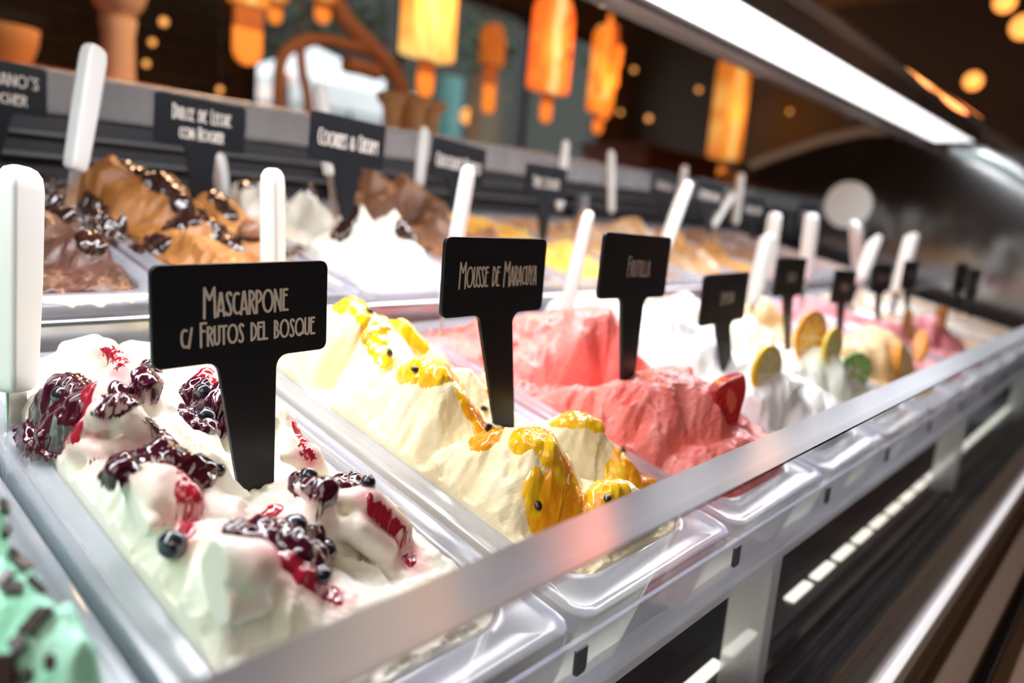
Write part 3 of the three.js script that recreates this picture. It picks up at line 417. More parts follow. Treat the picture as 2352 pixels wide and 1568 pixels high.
// --- strawberry ---
panThing(1, 2, 'clear pan of coral strawberry gelato, front row');
const straw = (() => {
  const m = picker(1, 2);
  const mounds = [
    { c: [m(1085, 790, -0.3), m(1150, 740, -0.296), m(1260, 715, -0.261), m(1330, 715, -0.241)], w: [0.052, 0.052], p: 1.7, e: 0.35, st: [0.003, 80, 0.5, 0.5] },
    { c: [m(1230, 790, -0.241), m(1330, 722, -0.221), m(1400, 705, -0.211), m(1460, 780, -0.186), m(1495, 840, -0.166)], w: [0.06, 0.042], p: 1.6, e: 0.3, st: [0.0035, 80, 1.0, 0.6] },
    { c: [m(1240, 905, -0.186), m(1330, 890, -0.161), m(1425, 900, -0.136)], w: [0.034, 0.03], p: 1.2, e: 0.3, st: [0.003, 180, 0.4, 0.8] },
    { c: [m(1440, 905, -0.121), m(1520, 865, -0.111), m(1580, 862, -0.101), m(1660, 900, -0.081), m(1730, 985, -0.056)], w: [0.06, 0.052], p: 1.9, e: 0.35, st: [0.0028, 80, 1.0, 0.6] },
    { c: [m(1560, 850, -0.131), m(1605, 830, -0.126), m(1660, 870, -0.106)], w: [0.042, 0.034], p: 1.6, e: 0.25 },
    { c: [m(1230, 690, -0.32), m(1290, 690, -0.305)], w: [0.034, 0.034], p: 1.1, e: 0.3 },
    { c: [m(1620, 1030, -0.056), m(1720, 1000, -0.046)], w: [0.034, 0.034], p: 1.2, e: 0.3 },
  ];
  return makeGelato({ row: 1, i: 2, warp: 0.005, eNoise: 0.4, eSlope: 2.8, fold: [0.0012, 120, 0.9], name: 'gelato_portion', label: 'coral pink strawberry gelato heaped in rough folds', sdf: true, res: 0.0018, mounds, level: 0.0, gloss: 0.36, bump: 0.0005, coat: 0.3, color: [0.84, 0.17, 0.15], color2: [0.87, 0.25, 0.22], rough: 1.0, fleck: (x, y, z) => { const v = n3(x * 240, y * 240, z * 240); return v > 0.72 ? [0.3, 0.03, 0.04, 0.5] : null; } });
})();
// --- generic far pans: crests from pixels, colours per flavour ---
function crestPan(o) { panThing(o.row, o.i, o.panLabel); const m = picker(o.row, o.i); return makeGelato({ res: 0.0026, gloss: 0.5, level: 0, fold: [0.001, 110, 0.8], eSlope: 3, eNoise: 0.4, ...o, name: 'gelato_portion', mounds: o.cr.map((c) => ({ c: c.pts.map((p) => m(...p)), w: c.w || [0.042, 0.042], p: c.p ?? 1.7, e: c.e ?? 0.35, st: c.st || [0.002, 80, 0.7, 0.6] })) }); }
// mint with chocolate chips, bottom left corner
const mint = crestPan({ row: 1, i: -1, panLabel: 'clear pan of mint green gelato beside the berry one', label: 'mint green gelato with dark chocolate chips', res: 0.0022, color: [0.26, 0.76, 0.48], color2: [0.46, 0.88, 0.68], rough: 2, bump: 0.0005, level: 0.0, eSlope: 4, eNoise: 0.4,
  cr: [{ pts: [[-60, 1010, -.22], [-10, 1040, -.19], [20, 1130, -.16]], w: [.05, .03], p: 1.3 }, { pts: [[-30, 1120, -.17], [20, 1110, -.15], [75, 1165, -.122], [112, 1260, -.1]], w: [.05, .03], p: 1.4, st: [.004, 160, .4, 1] }, { pts: [[40, 1300, -.105], [125, 1290, -.085], [185, 1390, -.068], [245, 1500, -.05]], w: [.05, .03], p: 1.4, st: [.004, 160, .4, 1] }, { pts: [[60, 1560, -.07], [200, 1560, -.05]], w: [.05, .03] }, { pts: [[-150, 1300, -.16], [-60, 1420, -.12], [40, 1560, -.08]], w: [.05, .05], p: 1.3 }] });
{ const chip = phy({ color: lin(0.035, 0.016, 0.012), roughness: 0.4, clearcoat: 0.3 });
  for (const [px, py, s, r] of [[5, 1165, .9, .3], [30, 1285, 1.2, 1], [48, 1300, .8, 2], [42, 1350, 1.2, .6], [78, 1350, 1, 2.2], [85, 1428, 1.3, .4], [45, 1480, .8, 1.6], [15, 1330, .8, .2], [10, 1540, 1.4, .8], [55, 1555, 1, 2.6], [8, 1220, .7, 1.1], [120, 1520, .6, 1.1]]) { const q = mint.on(px, py, -0.0008); if (!q.hit) continue; const g = rbox(-0.0036 * s, 0.0036 * s, -0.0010, 0.0012, -0.0026 * s, 0.0026 * s, 0.0007, 2); const m = part(mint.group, 'chocolate_chip', g, chip, 'dark chocolate chip'); m.position.copy(mint.T.pt(q.p)); m.quaternion.setFromUnitVectors(up, q.ln); m.rotateY(r); m.rotateX(0.35 * Math.sin(r * 9)); } }
const zest = (a, b) => (x, y, z) => { const v = n3(x * 85 + 5, y * 85, z * 85); return v > a ? [...b, Math.min(0.8, (v - a) * 5)] : null; };
// white, then white with lime, peach, pink, hazelnut ...
const coco = crestPan({ row: 1, i: 3, panLabel: 'clear pan of plain white gelato next to the coral one', label: 'plain white gelato in smooth domes behind the strawberry', color: [0.88, 0.88, 0.87], color2: [0.86, 0.86, 0.86],
  cr: [{ pts: [[1330, 690, -.31], [1400, 665, -.29], [1460, 700, -.27]], w: [.05, .05] }, { pts: [[1450, 750, -.24], [1510, 700, -.235], [1580, 740, -.22]], w: [.05, .05], p: 1.4 }, { pts: [[1560, 800, -.18], [1640, 770, -.17], [1690, 830, -.15]], w: [.046, .046], p: 1.4 }, { pts: [[1720, 880, -.1], [1775, 845, -.095], [1830, 880, -.075], [1870, 950, -.05]], w: [.054, .05], p: 2 }, { pts: [[1850, 870, -.08], [1890, 900, -.055]], w: [.04, .036], p: 1.3 }] });
const lime = crestPan({ row: 1, i: 4, panLabel: 'clear pan of white gelato flecked with lime zest', label: 'white lemon gelato flecked with green lime zest', color: [0.87, 0.88, 0.82], color2: [0.85, 0.87, 0.78], fleck: zest(0.55, [0.55, 0.70, 0.16]),
  cr: [{ pts: [[1530, 690, -.3], [1580, 672, -.285], [1650, 720, -.26]], w: [.05, .05] }, { pts: [[1640, 740, -.24], [1720, 725, -.22], [1790, 790, -.19]], w: [.05, .046] }, { pts: [[1770, 860, -.15], [1830, 815, -.145], [1890, 860, -.12]], w: [.046, .046] }, { pts: [[1840, 830, -.12], [1890, 800, -.11], [1940, 830, -.095], [1990, 900, -.06]], w: [.054, .048], p: 1.9 }] });
const peach = crestPan({ row: 1, i: 5, panLabel: 'clear pan of peach coloured gelato with orange pieces', label: 'peach orange gelato topped with orange pieces', color: [0.86, 0.56, 0.26], color2: [0.88, 0.66, 0.38], fleck: zest(0.5, [0.90, 0.42, 0.06]),
  cr: [{ pts: [[1700, 700, -.29], [1750, 680, -.28], [1800, 730, -.26]], w: [.05, .05] }, { pts: [[1850, 760, -.22], [1900, 735, -.21], [1950, 780, -.19]], w: [.05, .05] }, { pts: [[1985, 790, -.11], [2035, 758, -.105], [2090, 780, -.09], [2130, 825, -.06]], w: [.056, .05], p: 2 }] });
const pink = crestPan({ row: 1, i: 6, panLabel: 'clear pan of light pink gelato', label: 'light pink gelato in tall smooth folds', color: [0.86, 0.30, 0.33], color2: [0.88, 0.38, 0.42],
  cr: [{ pts: [[1860, 665, -.30], [1895, 640, -.29], [1930, 670, -.27]], w: [.045, .045], p: 1.3 }, { pts: [[1960, 690, -.23], [2000, 668, -.22], [2045, 700, -.20]], w: [.05, .05], p: 1.4 }, { pts: [[2030, 740, -.16], [2050, 720, -.15], [2100, 760, -.12]], w: [.045, .045] }] });
const rasp = crestPan({ row: 1, i: 7, panLabel: 'clear pan of deeper pink gelato with a dark red streak', label: 'deeper rose pink gelato with a dark red fruit streak', color: [0.70, 0.20, 0.23], color2: [0.76, 0.28, 0.30],
  cr: [{ pts: [[2000, 672, -.28], [2040, 655, -.26], [2080, 690, -.23]], w: [.05, .05], p: 1.4 }, { pts: [[2110, 745, -.13], [2145, 725, -.12], [2190, 760, -.09], [2230, 800, -.06]], w: [.054, .046], p: 1.4 }], sauces: [{ mat: redSauce, t: 0.002, path: [[2170, 745, .008], [2200, 780, .010]], name: 'fruit_syrup', label: 'dark red fruit syrup' }], sauceRes: 0.002 });
const swirlCol = (a) => (x, y, z) => { const v = n3(x * 60, y * 60, z * 60); return v > 0.1 ? [...a, Math.min(0.85, (v - 0.1) * 4)] : null; };
crestPan({ row: 1, i: 8, panLabel: 'clear pan of cream gelato with caramel swirls', label: 'cream gelato with caramel brown swirls at the end of the front row', color: [0.78, 0.66, 0.50], color2: [0.66, 0.46, 0.28], fleck: swirlCol([0.50, 0.26, 0.10]), res: 0.0035,
  cr: [{ pts: [[2090, 680, -.26], [2140, 660, -.25]], w: [.05, .05] }, { pts: [[2200, 720, -.15], [2240, 700, -.14], [2290, 740, -.1]], w: [.054, .05] }] });
crestPan({ row: 1, i: 9, panLabel: 'clear pan of beige gelato near the end glass', label: 'beige biscuit gelato near the end glass', color: [0.60, 0.48, 0.34], color2: [0.70, 0.60, 0.46], res: 0.004, cr: [{ pts: [[2180, 680, -.22], [2230, 670, -.2]], w: [.055, .055] }, { pts: [[2270, 735, -.12], [2310, 725, -.1]], w: [.055, .055] }] });
crestPan({ row: 1, i: 10, panLabel: 'clear pan of brown gelato second from the end glass', label: 'light brown gelato second from the end glass', color: [0.42, 0.28, 0.16], color2: [0.55, 0.40, 0.26], res: 0.004, cr: [{ pts: [[2230, 680, -.22], [2270, 670, -.2]], w: [.055, .055] }, { pts: [[2310, 720, -.12], [2340, 710, -.1]], w: [.055, .055] }] });
// --- back row ---
const chocA = { mat: chocSauce, t: 0.003, lump: 0.0015, wob: 1, name: 'chocolate_sauce', label: 'glossy dark chocolate sauce' };
const rocher = crestPan({ row: 2, i: 0, panLabel: 'clear pan of dark chocolate gelato in the back row', label: 'dark chocolate gelato under glossy chocolate sauce, back row', color: [0.075, 0.028, 0.018], color2: [0.13, 0.052, 0.034], gloss: 0.35, coat: 0.4, res: 0.0022, sauceRes: 0.0016,
  cr: [{ pts: [[70, 400, -.27], [125, 365, -.26], [170, 420, -.24], [190, 480, -.2]], w: [.04, .04] }, { pts: [[160, 480, -.18], [235, 450, -.165], [270, 500, -.15]], w: [.045, .04] }, { pts: [[90, 560, -.12], [170, 530, -.11], [260, 545, -.095], [285, 590, -.08]], w: [.045, .036], p: 1.4 }, { pts: [[-30, 480, -.17], [40, 470, -.16]], w: [.05, .05] }],
  sauces: [{ ...chocA, path: [[80, 390, .014], [130, 370, .014], [150, 420, .014]] }, { ...chocA, path: [[110, 470, .012], [150, 490, .012]] }, { ...chocA, path: [[215, 460, .014], [250, 470, .016], [235, 520, .016], [205, 560, .010]] }] });
const dulce = crestPan({ row: 2, i: 1, panLabel: 'clear pan of caramel gelato in the back row', label: 'caramel brown gelato with chocolate ribbons, back row', color: [0.33, 0.12, 0.025], color2: [0.48, 0.21, 0.06], gloss: 0.42, res: 0.0022, sauceRes: 0.0016,
  cr: [{ pts: [[190, 385, -.29], [245, 358, -.28], [300, 390, -.26], [330, 440, -.23]], w: [.045, .04], st: [.004, 120, .3, .8] }, { pts: [[320, 410, -.25], [375, 400, -.23], [415, 450, -.2]], w: [.042, .04], st: [.004, 120, .4, .8] }, { pts: [[380, 520, -.16], [440, 480, -.145], [500, 520, -.13], [545, 580, -.11]], w: [.045, .045], st: [.004, 130, .6, .8] }, { pts: [[400, 600, -.09], [450, 545, -.095], [520, 580, -.07]], w: [.045, .04], st: [.004, 130, .6, .8] }, { pts: [[480, 440, -.2], [530, 470, -.17], [580, 540, -.13]], w: [.04, .04] }],
  sauces: [{ ...chocA, path: [[290, 378, .010], [340, 400, .012], [400, 430, .012], [420, 465, .010]] }, { ...chocA, path: [[400, 510, .012], [440, 480, .014], [490, 510, .013], [530, 565, .012]] }, { ...chocA, path: [[335, 570, .012], [370, 560, .010]] }, { ...chocA, path: [[490, 440, .010], [530, 490, .009]] }, { ...chocA, path: [[625, 600, .008], [690, 575, .008]] }] });
{ const q = dulce.on(572, 545, -0.006); const t = thing('chocolate_ball', 'round nut chocolate ball on the caramel gelato', 'chocolate ball', null, [q.p.x, q.p.y, q.p.z]); const g = new THREE.IcosahedronGeometry(0.0125, 5); const p = g.attributes.position; for (let k = 0; k < p.count; k++) { const v = V(p.getX(k), p.getY(k), p.getZ(k)); v.multiplyScalar(1 + 0.05 * n3(v.x * 260, v.y * 260, v.z * 260)); p.setXYZ(k, v.x, v.y, v.z); } g.computeVertexNormals(); part(t, 'shell', g, phy({ color: lin(0.28, 0.12, 0.06), roughness: 0.4, clearcoat: 0.4 })); const c = new THREE.SphereGeometry(0.0131, 20, 8, 0, 7, 1.9, 0.7); part(t, 'chocolate_dip', c, chocSauce, 'dark chocolate dip'); }
const cookies = crestPan({ row: 2, i: 2, panLabel: 'clear pan of white cookie gelato in the back row', label: 'white cream gelato with dark cookie sauce, back row', color: [0.84, 0.80, 0.70], color2: [0.80, 0.74, 0.62], res: 0.0022, sauceRes: 0.0016,
  cr: [{ pts: [[560, 420, -.30], [610, 405, -.29]], w: [.04, .04] }, { pts: [[680, 470, -.24], [705, 425, -.24], [740, 480, -.21]], w: [.04, .03], p: .95 }, { pts: [[760, 540, -.15], [832, 468, -.155], [870, 530, -.13]], w: [.042, .036], p: .95 }, { pts: [[860, 540, -.12], [905, 480, -.125], [950, 530, -.105], [990, 590, -.08]], w: [.042, .036], p: 1 }, { pts: [[690, 560, -.14], [740, 550, -.13], [800, 590, -.1]], w: [.045, .04] }, { pts: [[850, 600, -.07], [920, 590, -.06]], w: [.04, .04] }],
  sauces: [{ ...chocA, path: [[560, 425, .010], [600, 410, .012]] }, { ...chocA, path: [[680, 415, .010], [730, 440, .008]] }, { ...chocA, path: [[810, 490, .010], [790, 520, .013], [775, 545, .010]] }, { ...chocA, path: [[920, 520, .009], [945, 540, .010], [985, 570, .008]] }, { ...chocA, path: [[640, 410, .007]] }] });
crestPan({ row: 2, i: 3, panLabel: 'clear pan of milk chocolate gelato in the back row', label: 'milk chocolate gelato with ridged waves, back row', color: [0.19, 0.078, 0.036], color2: [0.27, 0.12, 0.058], gloss: 0.42, res: 0.0022,
  cr: [{ pts: [[825, 440, -.30], [848, 378, -.30], [885, 410, -.285]], w: [.04, .034], p: .9 }, { pts: [[880, 450, -.27], [930, 400, -.265], [990, 450, -.24]], w: [.045, .045], st: [.005, 120, .2, 1] }, { pts: [[960, 520, -.2], [1010, 480, -.2], [1040, 560, -.16]], w: [.045, .045], st: [.005, 120, .2, 1] }, { pts: [[1110, 540, -.14], [1170, 478, -.14], [1225, 520, -.12]], w: [.045, .04], p: 1.3, st: [.006, 130, .1, 1] }] });
const backs = [
  [4, 'clear pan of yellow mango gelato in the back row', 'golden yellow mango gelato, back row', [.80, .42, .03], [.84, .56, .14], [[[1180, 520, -.25], [1220, 500, -.24]], [[1270, 570, -.13], [1310, 555, -.12], [1370, 600, -.09]]]],
  [5, 'clear pan of vanilla brown gelato in the back row', 'beige vanilla gelato with brown streaks, back row', [.52, .38, .24], [.34, .17, .07], [[[1330, 510, -.25], [1355, 470, -.24], [1400, 510, -.22]], [[1400, 560, -.13], [1440, 540, -.12]]]],
  [6, 'clear pan of caramel cream gelato in the back row', 'white cream gelato with caramel patches, back row', [.70, .58, .43], [.46, .21, .055], [[[1440, 510, -.24], [1490, 490, -.23], [1530, 520, -.21]], [[1560, 590, -.11], [1610, 560, -.1], [1650, 600, -.07]]]],
  [7, 'clear pan of golden caramel gelato in the back row', 'golden caramel gelato with dark dots, back row', [.46, .21, .05], [.54, .28, .08], [[[1560, 520, -.25], [1600, 500, -.24]], [[1650, 560, -.15], [1690, 535, -.14], [1730, 570, -.11]]]],
  [8, 'clear pan of brown hazelnut gelato in the back row', 'hazelnut brown gelato, back row', [.20, .095, .045], [.30, .16, .08], [[[1620, 530, -.26], [1660, 510, -.25]], [[1740, 560, -.15], [1790, 545, -.13]]]],
  [9, 'clear pan of dark brown gelato in the back row', 'dusky brown gelato, third from the end glass in the back row', [.20, .10, .08], [.28, .16, .13], [[[1780, 550, -.2], [1830, 545, -.16]], [[1850, 580, -.1], [1890, 575, -.08]]]],
  [10, 'clear pan of pale brown gelato in the back row', 'pale brown gelato, second from the end glass in the back row', [.36, .26, .22], [.44, .32, .28], [[[1860, 560, -.2], [1890, 555, -.16]], [[1910, 590, -.1], [1950, 585, -.08]]]],
];
for (const [i, panLabel, label, color, color2, cr] of backs) crestPan({ row: 2, i, panLabel, label, color, color2, res: 0.0036, fleck: i === 5 || i === 6 ? swirlCol([0.45, 0.22, 0.08]) : i === 7 ? zest(0.7, [0.06, 0.03, 0.02]) : null, cr: cr.map((pts) => ({ pts, w: [.05, .05] })) });

// --- fruit set on the gelato ---
{ // strawberry quarter
  const q = straw.on(1668, 948, -0.002), t = thing('strawberry_piece', 'cut red strawberry wedge on top of the coral gelato', 'strawberry', null, [q.p.x, q.p.y, q.p.z]);
  const s = new THREE.Shape(); s.moveTo(-0.006, -0.008); s.quadraticCurveTo(-0.014, 0.008, -0.013, 0.020); s.quadraticCurveTo(-0.006, 0.029, 0.011, 0.031); s.quadraticCurveTo(0.014, 0.022, 0.009, 0.008); s.lineTo(0.004, -0.008); s.closePath();
  part(t, 'flesh', new THREE.ExtrudeGeometry(s, { depth: 0.009, bevelEnabled: true, bevelSize: 0.0018, bevelThickness: 0.0022, bevelSegments: 3, curveSegments: 10 }).translate(0, 0, -0.006), phy({ color: lin(0.40, 0.012, 0.014), roughness: 0.25, clearcoat: 0.7, clearcoatRoughness: 0.15, bumpMap: creamBump, bumpScale: 0.0008 }), 'deep red strawberry flesh'); t.rotation.set(-0.1, -0.75, 0.06); t.scale.set(0.88, 0.88, 1.25);
  const c = new THREE.Shape(); c.moveTo(-0.001, 0.0); c.quadraticCurveTo(-0.007, 0.012, -0.002, 0.022); c.quadraticCurveTo(0.006, 0.018, 0.003, 0.006); c.closePath(); part(t, 'core', new THREE.ExtrudeGeometry(c, { depth: 0.0006, bevelEnabled: false }).translate(0, 0, 0.0052), phy({ color: lin(0.60, 0.09, 0.06), roughness: 0.3 }), 'paler strawberry core');
}
function citrus(name, label, gel, px, py, R, peel, flesh, yaw, roll = 0) {
  const q = gel.on(px, py, 0.2 * R), t = thing(name, label, name.split('_')[0], null, [q.p.x, q.p.y, q.p.z]); t.position.y += R * 0.5;
  const tor = new THREE.LatheGeometry([[R * 0.86, -0.0028], [R, -0.0022], [R * 1.02, 0], [R, 0.0022], [R * 0.86, 0.0028]].map(([a, b]) => new THREE.Vector2(a, b)), 36); tor.rotateX(Math.PI / 2); part(t, 'peel', tor, phy({ color: peel, roughness: 0.4, clearcoat: 0.3 }));
  const pith = new THREE.CylinderGeometry(R * 0.87, R * 0.87, 0.0046, 36); pith.rotateX(Math.PI / 2); part(t, 'pith', pith, std({ color: lin(0.85, 0.80, 0.55), roughness: 0.5 }));
  for (let k = 0; k < 8; k++) { const s = new THREE.Shape(), a0 = k * Math.PI / 4 + 0.07, a1 = (k + 1) * Math.PI / 4 - 0.07; s.moveTo(0.1 * R * Math.cos((a0 + a1) / 2), 0.1 * R * Math.sin((a0 + a1) / 2)); for (let j = 0; j <= 5; j++) s.lineTo(0.8 * R * Math.cos(lerp(a0, a1, j / 5)), 0.8 * R * Math.sin(lerp(a0, a1, j / 5))); s.closePath(); const g = new THREE.ExtrudeGeometry(s, { depth: 0.0054, bevelEnabled: false }); g.translate(0, 0, -0.0027); part(t, 'segment', g, phy({ color: flesh, roughness: 0.2, clearcoat: 0.6 })); }
  t.rotation.set(0, yaw, roll); return t;
}
citrus('lemon_slice', 'yellow lemon slice standing in the white gelato, in front of the lime flecked one', coco, 1762, 868, 0.0225, lin(0.85, 0.58, 0.02), lin(0.86, 0.78, 0.34), -0.15, 0.1);
citrus('lemon_slice', 'yellow lemon slice standing in the lime flecked white gelato', lime, 1908, 812, 0.022, lin(0.82, 0.60, 0.06), lin(0.84, 0.70, 0.26), -0.1, 0.1);
citrus('orange_slice', 'orange slice standing behind the lime flecked white gelato', lime, 1850, 800, 0.03, lin(0.90, 0.34, 0.01), lin(0.92, 0.46, 0.03), -0.2, -0.1).position.y += 0.003;
citrus('orange_slice', 'orange slice lying in the peach gelato', peach, 2062, 850, 0.024, lin(0.90, 0.36, 0.02), lin(0.92, 0.44, 0.03), 0.35, 0.1);
citrus('orange_slice', 'orange slice at the edge of the peach gelato beside the pink one', peach, 2118, 812, 0.022, lin(0.90, 0.36, 0.02), lin(0.92, 0.46, 0.04), 0.6, 0.1);
citrus('lime_slice', 'green lime slice on the white gelato above the steel rail', lime, 1970, 868, 0.021, lin(0.06, 0.30, 0.02), lin(0.28, 0.52, 0.10), -0.5, 0.3);
function biscuit(label, gel, px, py, w, h) { const q = gel.on(px, py, 0.006), g = rbox(-w / 2, w / 2, -0.006, h, -0.005, 0.005, 0.0045, 4); const p = g.attributes.position; for (let k = 0; k < p.count; k++) { const v = (p.getY(k) + 0.006) / (h + 0.006), s = 0.62 + 0.38 * Math.sin(Math.PI * (0.18 + 0.7 * v)); p.setX(k, p.getX(k) * s); p.setZ(k, p.getZ(k) * s); } g.computeVertexNormals(); const m = single('biscuit', g, std({ color: lin(0.62, 0.24, 0.05), roughness: 0.6, bumpMap: creamBump, bumpScale: 0.001 }), label, 'biscuit'); m.position.copy(q.p); m.rotation.y = 0.9; return m; }
biscuit('orange brown biscuit standing in the light pink gelato', pink, 2078, 745, 0.018, 0.03);
biscuit('large orange brown biscuit standing in the deeper pink gelato', rasp, 2165, 750, 0.026, 0.036);
biscuit('small orange brown biscuit at the foot of the pink fold', pink, 2100, 770, 0.014, 0.02);
// ---------- lettering: a narrow hand-drawn art deco alphabet, as strokes ----------
const GL = { M: [44, 'M3 100 L5 2 L22 40 L39 2 L41 100'], A: [30, 'M2 100 L13 3 L17 3 L28 100 M6 78 H24'], S: [23, 'M21 12 C17 -3 4 -1 4 16 C4 40 20 54 20 82 C20 103 6 104 2 90'], C: [26, 'M24 10 C6 -4 3 28 3 50 C3 76 8 104 25 92'], R: [25, 'M3 100 V2 C28 0 27 46 5 48 M10 48 L24 100'], P: [24, 'M3 100 V2 C29 0 28 54 4 52'], O: [46, 'M23 2 C-4 2 -4 98 23 98 C50 98 50 2 23 2'], N: [32, 'M3 100 V2 L29 98 V2'], E: [23, 'M21 3 H4 V97 H23 M4 28 H18'], F: [24, 'M24 3 H4 V100 M4 32 L19 36'], U: [26, 'M3 2 V74 C3 106 23 106 23 74 V2'], T: [26, 'M0 4 H26 M13 4 V100'], D: [28, 'M4 2 V98 C34 88 34 12 4 2'], L: [20, 'M3 2 V97 H20'], B: [26, 'M4 2 V98 C30 98 28 48 5 46 M4 2 C25 4 22 42 5 46'], Q: [46, 'M23 2 C-4 2 -4 98 23 98 C50 98 50 2 23 2 M26 88 H46'], Y: [28, 'M1 2 L14 52 L27 2 M14 52 V100'], I: [9, 'M4 2 V100'], K: [26, 'M4 2 V100 M24 2 L6 52 L25 100'], H: [28, 'M4 2 V100 M25 2 V100 M4 66 H25'], G: [30, 'M26 10 C6 -4 3 28 3 50 C3 76 8 104 26 90 V60 H16'], '&': [32, 'M30 98 L7 26 C4 0 24 0 21 20 C18 42 2 50 2 76 C2 106 24 104 28 58'], '´': [16, 'M4 12 L13 -4'], '/': [16, 'M2 100 L15 0'], Z: [24, 'M2 3 H22 L2 97 H23'] };
function drawLine(ctx, text, cx, base, cap, width, color, lw) { // capitals full height, the rest small capitals
  const items = []; let w = 0;
  for (const ch of text) { if (ch === ' ') { w += 26; continue; } const G = GL[ch.toUpperCase()] || GL.I, big = ch !== ch.toLowerCase() && !'&´/'.includes(ch), s = big ? 1 : 0.78; items.push([G[1], w, s]); w += G[0] * (big ? 1 : 0.9) + 4.5; }
  const sx = width / w, sy = cap / 100;
  for (const [d, x, s] of items) { ctx.save(); ctx.translate(cx - width / 2 + x * sx, base - cap * s + (s === 1 ? cap * 0.03 : 0)); const p = new Path2D(d), q = new Path2D(); q.addPath(p, new DOMMatrix([sx * (s === 1 ? 1 : 0.9), 0, 0, sy * s, 0, 0])); ctx.lineWidth = lw; ctx.lineCap = 'round'; ctx.lineJoin = 'round'; ctx.strokeStyle = color; ctx.stroke(q); ctx.restore(); }
}
const SW = 0.0925, SH = 0.047;
function sign(o) {                                // corners TL, TR as pixels; its distance follows from the common width of the signs
  const a = atZ(...o.tl, -1), b = atZ(...o.tr, -1), Z = -SW / Math.hypot(b.x - a.x, b.y - a.y), A = atZ(...o.tl, Z), B = atZ(...o.tr, Z), foot = atZ(...o.foot, Z), ang = Math.atan2(B.y - A.y, B.x - A.x);
  const t = thing('flavour_sign', o.label, 'sign', 'black flavour signs', [(A.x + B.x) / 2, (A.y + B.y) / 2, Z]); t.rotation.z = ang; if (o.turn) t.rotation.y = o.turn;
  const fl = V(foot.x - t.position.x, foot.y - t.position.y, 0).applyAxisAngle(V(0, 0, 1), -ang), fx = clamp(fl.x, -0.03, 0.03), fy = Math.min(-0.075, fl.y) - 0.012;
  const s = new THREE.Shape(), r = 0.0045, hw = SW / 2, q = 0.007, j = o.joint ?? 0.0155, tip = 0.0075, mx = fx * 0.12;
  s.moveTo(-hw + r, 0); s.lineTo(hw - r, 0); s.quadraticCurveTo(hw, 0, hw, -r); s.lineTo(hw, -SH + r); s.quadraticCurveTo(hw, -SH, hw - r, -SH); s.lineTo(mx + j + q, -SH); s.quadraticCurveTo(mx + j, -SH, mx + j - 0.0008, -SH - q);
  s.lineTo(fx + tip, fy + 0.012); s.lineTo(fx, fy); s.lineTo(fx - tip, fy + 0.006); s.lineTo(mx - j + 0.0008, -SH - q); s.quadraticCurveTo(mx - j, -SH, mx - j - q, -SH); s.lineTo(-hw + r, -SH); s.quadraticCurveTo(-hw, -SH, -hw, -SH + r); s.lineTo(-hw, -r); s.quadraticCurveTo(-hw, 0, -hw + r, 0);
  const g = new THREE.ExtrudeGeometry(s, { depth: 0.0022, bevelEnabled: true, bevelSize: 0.0004, bevelThickness: 0.0004, bevelSegments: 2, curveSegments: 8 }); g.translate(0, 0, -0.0026); part(t, 'plate', g, M.acrylic);
  const W = 512, Hh = 260, cv = document.createElement('canvas'); cv.width = W; cv.height = Hh; const ctx = cv.getContext('2d'); ctx.clearRect(0, 0, W, Hh);
  for (const [txt, cx, base, cap, wd, lw] of o.lines) drawLine(ctx, txt, cx * W, base * Hh, cap * Hh, wd * W, '#d3c9bf', lw || 6.5);
  const tex = new THREE.CanvasTexture(cv); tex.colorSpace = THREE.SRGBColorSpace; tex.anisotropy = 8;
  const pg = new THREE.PlaneGeometry(SW * 0.985, SH * 0.98); pg.translate(0, -SH / 2, 0.00035); part(t, 'lettering', pg, std({ map: tex, transparent: true, alphaTest: 0.35, roughness: 0.7 }), 'pale hand lettered flavour name');
  return t;
}
sign({ tl: [347, 612], tr: [752, 600], foot: [598, 1195], joint: 0.0158, label: 'black sign reading Mascarpone c/ Frutos del bosque', lines: [['Mascarpone', 0.50, 0.52, 0.31, 0.50, 7.5], ['c/ Frutos del bosque', 0.53, 0.82, 0.25, 0.80, 6.5]] });
sign({ tl: [1027, 545], tr: [1257, 550], foot: [1165, 1000], label: 'black sign reading Mousse de Maracuya', lines: [['Mousse de Maracuya', 0.52, 0.63, 0.34, 0.80, 6.5]] });
sign({ tl: [1393, 533], tr: [1543, 546], foot: [1444, 885], label: 'black sign reading Frutilla', lines: [['Frutilla', 0.53, 0.66, 0.33, 0.36, 6]] });
sign({ tl: [1622, 632], tr: [1722, 624], foot: [1690, 862], label: 'black sign reading Limon, standing in the plain white gelato', lines: [['Limon', 0.53, 0.62, 0.3, 0.3, 6]] });
sign({ tl: [1790, 591], tr: [1855, 593], foot: [1814, 800], label: 'black sign standing in the lime flecked gelato', lines: [['Coco', 0.53, 0.62, 0.28, 0.28, 6]] });
sign({ tl: [1922, 618], tr: [1970, 622], foot: [1935, 810], label: 'black sign standing in the peach gelato', lines: [['Durazno', 0.53, 0.62, 0.26, 0.4, 6]] });
sign({ tl: [2012, 604], tr: [2050, 606], foot: [2024, 760], label: 'black sign standing in the light pink gelato', lines: [['Frambuesa', 0.5, 0.6, 0.25, 0.5, 6]] });
sign({ tl: [2081, 598], tr: [2113, 600], foot: [2092, 715], label: 'black sign standing in the deeper pink gelato', lines: [['Frutos', 0.5, 0.6, 0.25, 0.4, 6]] });
sign({ tl: [2202, 603], tr: [2228, 606], foot: [2212, 700], label: 'black sign standing in the caramel swirled gelato', lines: [['Crema', 0.5, 0.6, 0.25, 0.4, 6]] });
sign({ tl: [2232, 616], tr: [2256, 619], foot: [2236, 715], label: 'black sign in the beige gelato near the end glass', lines: [['Crema', 0.5, 0.6, 0.25, 0.4, 6]] });
